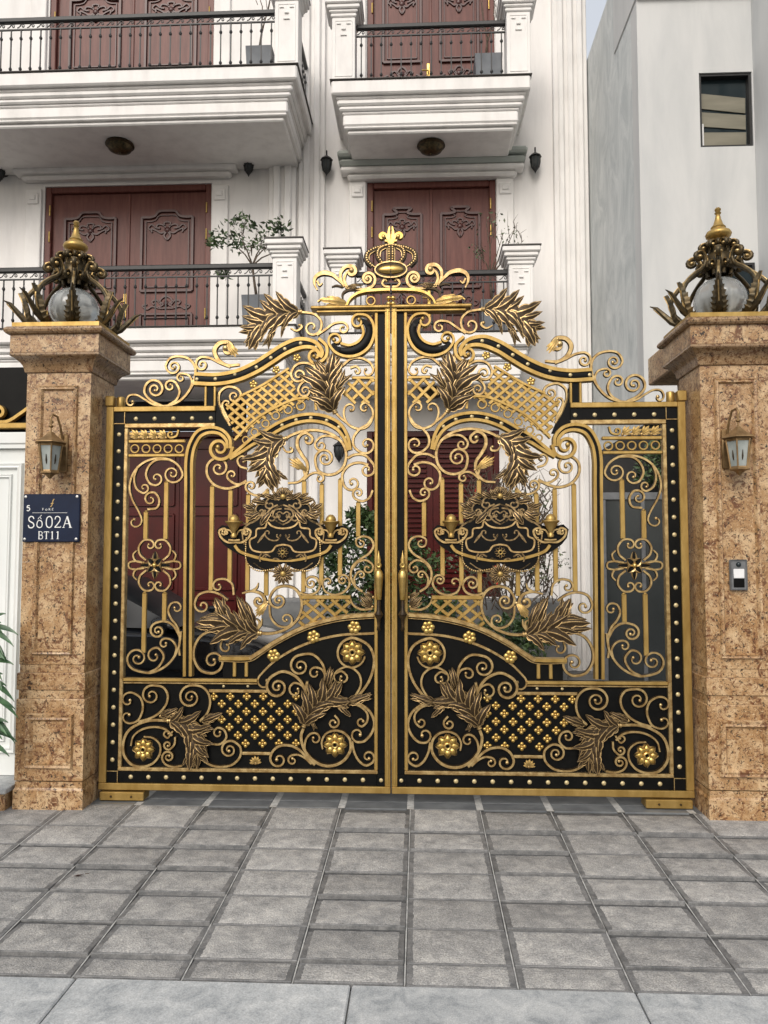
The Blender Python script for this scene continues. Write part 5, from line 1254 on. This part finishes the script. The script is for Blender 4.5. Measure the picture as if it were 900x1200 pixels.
potted('potted_tree', (-2.12, 5.45, 4.80), 'small leafy tree in grey planter at the right end of the left balcony', 'plant', (.19, .56, False), [(-.45, .1, 1.55), (-.25, 0, 1.65), (.05, 0, 1.5), (.25, 0, 1.45), (-.1, 0, 1.3), (.35, 0, 1.3)],
       [((-.42, 0, 1.52), .22), ((-.25, 0, 1.68), .2), ((-.62, 0, 1.42), .14), ((-.30, 0, 1.40), .18), ((.15, 0, 1.5), .2), ((.32, 0, 1.62), .14), ((.02, 0, 1.38), .16), ((-.5, 0, .95), .10)], 520, .085, 4, 'planters on the balconies', fork=(-.08, 0, 1.05))
potted('potted_tree', (1.28, 5.75, 4.78), 'nearly bare small tree in grey planter on the right balcony', 'plant', (.20, .56, False), [(.15, 0, 1.6), (.35, 0, 1.75), (.45, 0, 1.5), (-.2, 0, 1.3), (-.1, 0, 1.75), (.05, 0, 1.9)],
       [((-.05, 0, 1.75), .25), ((-.25, 0, 1.35), .16), ((.3, 0, 1.6), .2)], 90, .06, 9, 'planters on the balconies', fork=(-.05, 0, .95), lm=olive_m)
potted('potted_tree', (-2.10, 5.45, 8.455), 'grey planter with a thin stem on the upper left balcony', 'plant', (.19, .56, False), [(.15, 0, 1.5), (-.1, 0, 1.6)], [], 0, .06, 5, 'planters on the balconies')
potted('potted_tree', (1.22, 5.75, 8.435), 'grey planter with a thin stem on the upper right balcony', 'plant', (.20, .56, False), [(.15, 0, 1.5), (-.1, 0, 1.6)], [], 0, .06, 6, 'planters on the balconies')
potted('potted_shrub', (-.62, 4.1, 0), 'dense green shrub in a pot behind the left gate leaf near the meeting stiles', 'plant', (.24, .42, True), [(-.2, 0, 1.3), (.2, 0, 1.5), (0, .1, 1.9), (.1, -.1, 1.1)],
       [((-.15, 0, 1.2), .34), ((.15, 0, 1.45), .34), ((0, 0, 1.85), .30), ((.1, 0, 2.15), .18), ((.05, 0, .95), .36), ((-.25, 0, 1.6), .22), ((.3, 0, 1.0), .25), ((.32, 0, 1.55), .26), ((.3, 0, 2.0), .2), ((0, 0, .75), .34)], 3600, .085, 11, None, fork=(0, 0, .8))
tr = potted('peach_tree', (1.28, 4.2, 0), 'leafless twiggy tree in a pot before the white wall behind the right gate leaf', 'tree', (.26, .45, True), [(-.5, 0, 2.5), (-.2, .1, 2.8), (.15, 0, 2.7), (.4, 0, 2.3), (.55, 0, 1.9), (-.45, 0, 2.0), (.3, -.1, 1.6), (.5, 0, 1.3), (.1, 0, 2.2), (-.6, 0, 1.6)],
       [((0, 0, 2.2), .6), ((.35, 0, 1.6), .4), ((-.4, 0, 1.7), .4)], 1000, .05, 21, None, fork=(0, 0, .9), lm=olive_m)
rg = random.Random(5); b = MB()
for i in range(300):
    a = Vector((rg.uniform(-.5, .55), rg.uniform(-.25, .25), rg.uniform(1.0, 2.5))); b.tube([a, a+Vector((rg.uniform(-.12, .14), 0, rg.uniform(.08, .22))), a+Vector((rg.uniform(-.2, .26), rg.uniform(-.1, .1), rg.uniform(.2, .42)))], [.0085, .006, .002], 4)
b.build('twigs', bark, tr)
potted('potted_shrub', (.18, 4.6, 0), 'dark shrub in a pot before the louvred red door behind the right gate leaf', 'plant', (.24, .40, True), [(-.1, 0, 1.2), (.15, 0, 1.5)], [((0, 0, 1.1), .36), ((.1, 0, 1.55), .28), ((-.15, 0, 1.75), .18), ((.3, 0, 1.0), .3), ((-.3, 0, 1.2), .25)], 1900, .08, 13, None, fork=(0, 0, .8))
potted('potted_shrub', (1.05, 3.3, 0), 'low round bush in a pot at the foot of the leafless tree', 'plant', (.25, .35, True), [(-.1, 0, .7), (.15, 0, .8)], [((0, 0, .75), .32), ((.2, 0, .85), .24), ((-.2, 0, .8), .2), ((.35, 0, .7), .25), ((-.4, 0, .75), .25)], 1800, .07, 14, None, fork=(0, 0, .5))
hd_ = thing('hedge_plant', (3.15, 3.5, 2.3), 'leafy green climber above the grey glass screen', 'plant'); rg = random.Random(8)
b = MB(); leaf_cloud(b, [((-.35, 0, .35), .22), ((-.05, 0, .25), .25), ((.3, 0, .4), .25), ((-.2, 0, .55), .2), ((.55, 0, .2), .25)], 750, .07, rg); b.build('crown', leaf_m, hd_, 0)
b = MB(); branches(b, (0, 0, .02), [(-.35, 0, .5), (.3, 0, .55), (.0, 0, .6), (.5, 0, .35)], .012, rg); b.build('trunk', bark, hd_)
def red_lantern(x, y, z, label, h):
    t = thing('paper_lantern', (x, y, z), label, 'lantern', 'red paper decorations in the twiggy tree')
    MB().lathe([(.001, 0), (.030, .004), (.038, h*.3), (.038, h*.7), (.030, h-.004), (.001, h)], n=10).build('shade', lantern_red, t)
    MB().tube([(0, 0, h), (0, 0, h+.12)], .003, 5).build('cord', gold, t); MB().lathe([(.006, 0), (.012, -.02), (.010, -.12), (.001, -.125)], n=8).build('tassel', lantern_red, t)
red_lantern(.90, 4.05, 2.26, 'red paper decoration hanging high at the left of the twiggy tree', .26); red_lantern(1.12, 4.0, 1.42, 'red paper decoration hanging low in the middle of the twiggy tree', .14)

# palm at the left edge
pm = thing('palm', (-2.585, -.46, -.02), 'palm with long narrow leaves in front of the white gate at the left edge', 'plant')
rg = random.Random(12)
MB().tube([(0, 0, .0), (.01, 0, .5), (0, 0, 1.25)], [.05, .04, .03], 8).build('trunk', bark, pm)
for i in range(44):
    a = rg.uniform(-pi, pi) if i > 24 else rg.uniform(-.7, .5); L = rg.uniform(.16, .27); el = rg.uniform(-.45, 1.0); z0 = .50+.75*rg.random(); P = []
    for k in range(8):
        t = k/7; r = L*t*cos(el)*(1-.08*t); P.append((r*cos(a), r*sin(a)*.6, z0+L*t*sin(el)-.20*L*t*t*2))
    vs = []
    for k, p in enumerate(P):
        w = .017*sin(pi*min(1, .12+.88*k/7))+.001; s = Vector((-sin(el-.5*k/7)*.8, .5, cos(el-.5*k/7)*.8)).normalized()
        q = Vector(p); vs += [q-s*w+Vector((0, 0, .006)), q, q+s*w+Vector((0, 0, .006))]
    MB().add(vs, [[k*3+j, k*3+j+1, (k+1)*3+j+1, (k+1)*3+j] for k in range(7) for j in (0, 1)]).build('palm_leaf', palm_m, pm, 60)

# ---------------------------------------------------------------- lamps of the houses
def house_lamp(x, z, label):
    t = thing('balcony_lantern', (x, YF-.002, z), label, 'lantern', 'black lanterns on the house front')
    MB().lathe([(.001, .02), (.045, .018), (.05, 0)], c=(0, 0, .05), n=12, axis='-y').build('wall_rose', iron, t)
    MB().tube([(0, -.02, .05), (0, -.10, .02), (0, -.16, .08), (0, -.16, .17), (0, -.16, .24)], .012, 8).build('arm', iron, t)
    MB().lathe([(.001, .25), (.012, .24), (.012, .17), (.03, .15), (.085, .11), (.10, .09), (.07, .085)], c=(0, -.16, 0), n=8).build('roof', iron, t, 30)
    MB().lathe([(.070, .082), (.072, .02), (.055, -.07), (.03, -.10)], c=(0, -.16, 0), n=8).build('glass', screen_m, t, 30)
    b = MB(); b.lathe([(.055, -.075), (.045, -.10), (.02, -.13), (.001, -.17)], c=(0, -.16, 0), n=8)
    for k in range(8): a = 2*pi*k/8; b.tube([(.075*cos(a), -.16+.075*sin(a), .085), (.077*cos(a), -.16+.077*sin(a), .02), (.058*cos(a), -.16+.058*sin(a), -.075)], .007, 5)
    b.build('frame', iron, t, 40)
house_lamp(-6.42, 7.74, 'black wall lantern left of the wide upper door, cut by the left edge'); house_lamp(-2.45, 7.74, 'black wall lantern right of the wide upper door beside the pilaster')
house_lamp(-1.23, 7.72, 'black wall lantern left of the narrower upper door'); house_lamp(1.98, 7.69, 'black wall lantern right of the narrower upper door by the corner pilaster')
def soffit_light(x, y, z, label):
    t = thing('soffit_light', (x, y, z), label, 'ceiling light', 'dome lights under the balconies')
    MB().lathe([(.001, 0), (.20, 0), (.21, -.025), (.19, -.045), (.17, -.05)], n=24).build('rim', bronze, t); MB().lathe([(.185, -.046), (.16, -.09), (.09, -.125), (.02, -.135), (.012, -.155), (.001, -.16)], n=24).build('bowl', patina, t)
soffit_light(-4.22, 5.55, 7.765, 'dark dome light under the upper left balcony'); soffit_light(.38, 5.75, 7.745, 'dark dome light under the upper right balcony')
soffit_light(.38, 5.75, 4.088, 'dark dome light under the lower right balcony, seen through the gate')
house_lamp(-1.02, 3.25, 'black wall lantern on the ground floor wall between the two red doors')

# ---------------------------------------------------------------- car in the yard
car = thing('parked_car', (-3.05, 3.2, 0), 'black car parked in the yard behind the left gate leaf', 'car')
ST = [(-2.1, .35, .62, .70), (-2.05, .28, .80, .82), (-1.6, .22, .92, .88), (-.8, .20, .96, .90), (.2, .20, .96, .90), (.55, .20, .95, .90), (1.1, .20, .90, .88), (1.55, .22, .82, .84), (1.78, .28, .72, .76), (1.86, .36, .58, .68)]
vs = []
for x, zb, zt, hw in ST:
    for u, v in ((-.90, 0), (-1, .25), (-1, .62), (-.96, .88), (-.82, 1), (-.4, 1.035), (0, 1.045), (.4, 1.035), (.82, 1), (.96, .88), (1, .62), (1, .25), (.90, 0)): vs.append((x, u*hw, zb+(zt-zb)*v))
k = 13; fs = [[i*k+j, i*k+(j+1) % k, (i+1)*k+(j+1) % k, (i+1)*k+j] for i in range(len(ST)-1) for j in range(k)] + [list(range(k)), [(len(ST)-1)*k+j for j in range(k)][::-1]]
MB().add(vs, fs).build('body', car_p, car, 35)
GS = [(-1.75, .93, .05, .72), (-1.1, .95, .46, .66), (-.5, .96, .52, .66), (.0, .96, .47, .66), (.55, .95, .16, .70), (.82, .945, .02, .74)]
def gh(name, rows, m):
    vs = []
    for x, zb, h, hw in GS:
        for u, v in rows: vs.append((x, u*(hw+.10*(1-v)), zb-.01+h*v))
    n = len(rows); MB().add(vs, [[i*n+j, i*n+j+1, (i+1)*n+j+1, (i+1)*n+j] for i in range(len(GS)-1) for j in range(n-1)]).build(name, m, car, 40)
gh('window', [(-1, 0), (-1, .85)], car_g); gh('window', [(1, .85), (1, 0)], car_g); gh('roof', [(-1, .85), (-.85, 1), (0, 1.05), (.85, 1), (1, .85)], car_g)
for x in (-1.35, 1.18):
    for s in (-1, 1):
        w = MB().lathe([(.10, .02), (.24, .02), (.31, .0), (.325, -.05), (.325, -.15), (.31, -.2)], n=24, axis='-y'); w.v = [(a, b_*(1 if s < 0 else -1), c) for a, b_, c in w.v]
        w = w.build('wheel', tyre_m, car, 40, (x, s*.80, .325)); r = MB().lathe([(.001, .05), (.05, .05), (.07, .03), (.21, .035), (.235, .02)], n=20, axis='-y')
        r.v = [(a, b_*(1 if s < 0 else -1), c) for a, b_, c in r.v]; r.build('rim', steel, w, 40)
for s in (-1, 1):
    MB().ball((1.70, s*.56, .68), .14, 12, 0, sx=.9, sy=1.1, sz=.5).build('headlight', lamp_lens, car); MB().box(.62, .78, s*.98-.08, s*.98+.08, .93, 1.06, 0, .03).build('mirror', car_p, car)
MB().box(1.845, 1.875, -.45, .45, .40, .55, 0, .01).build('grille', steel, car)

fl = thing('fallen_leaf', (-1.62, -1.17, ramp(-1.17)+.004), 'small dark red fallen leaf lying on the paving at the left', 'leaf', None, .5)
b = MB(); b.add([(-.03, 0, .004), (0, -.014, .012), (.035, 0, .006), (0, .016, .002), (.0, 0, .0)], [[0, 1, 4], [1, 2, 4], [2, 3, 4], [3, 0, 4]]); b.build('blade', wood_d, fl, 0); MB().tube([(.034, 0, .006), (.055, .004, .003)], .002, 5).build('stem', bark, fl)
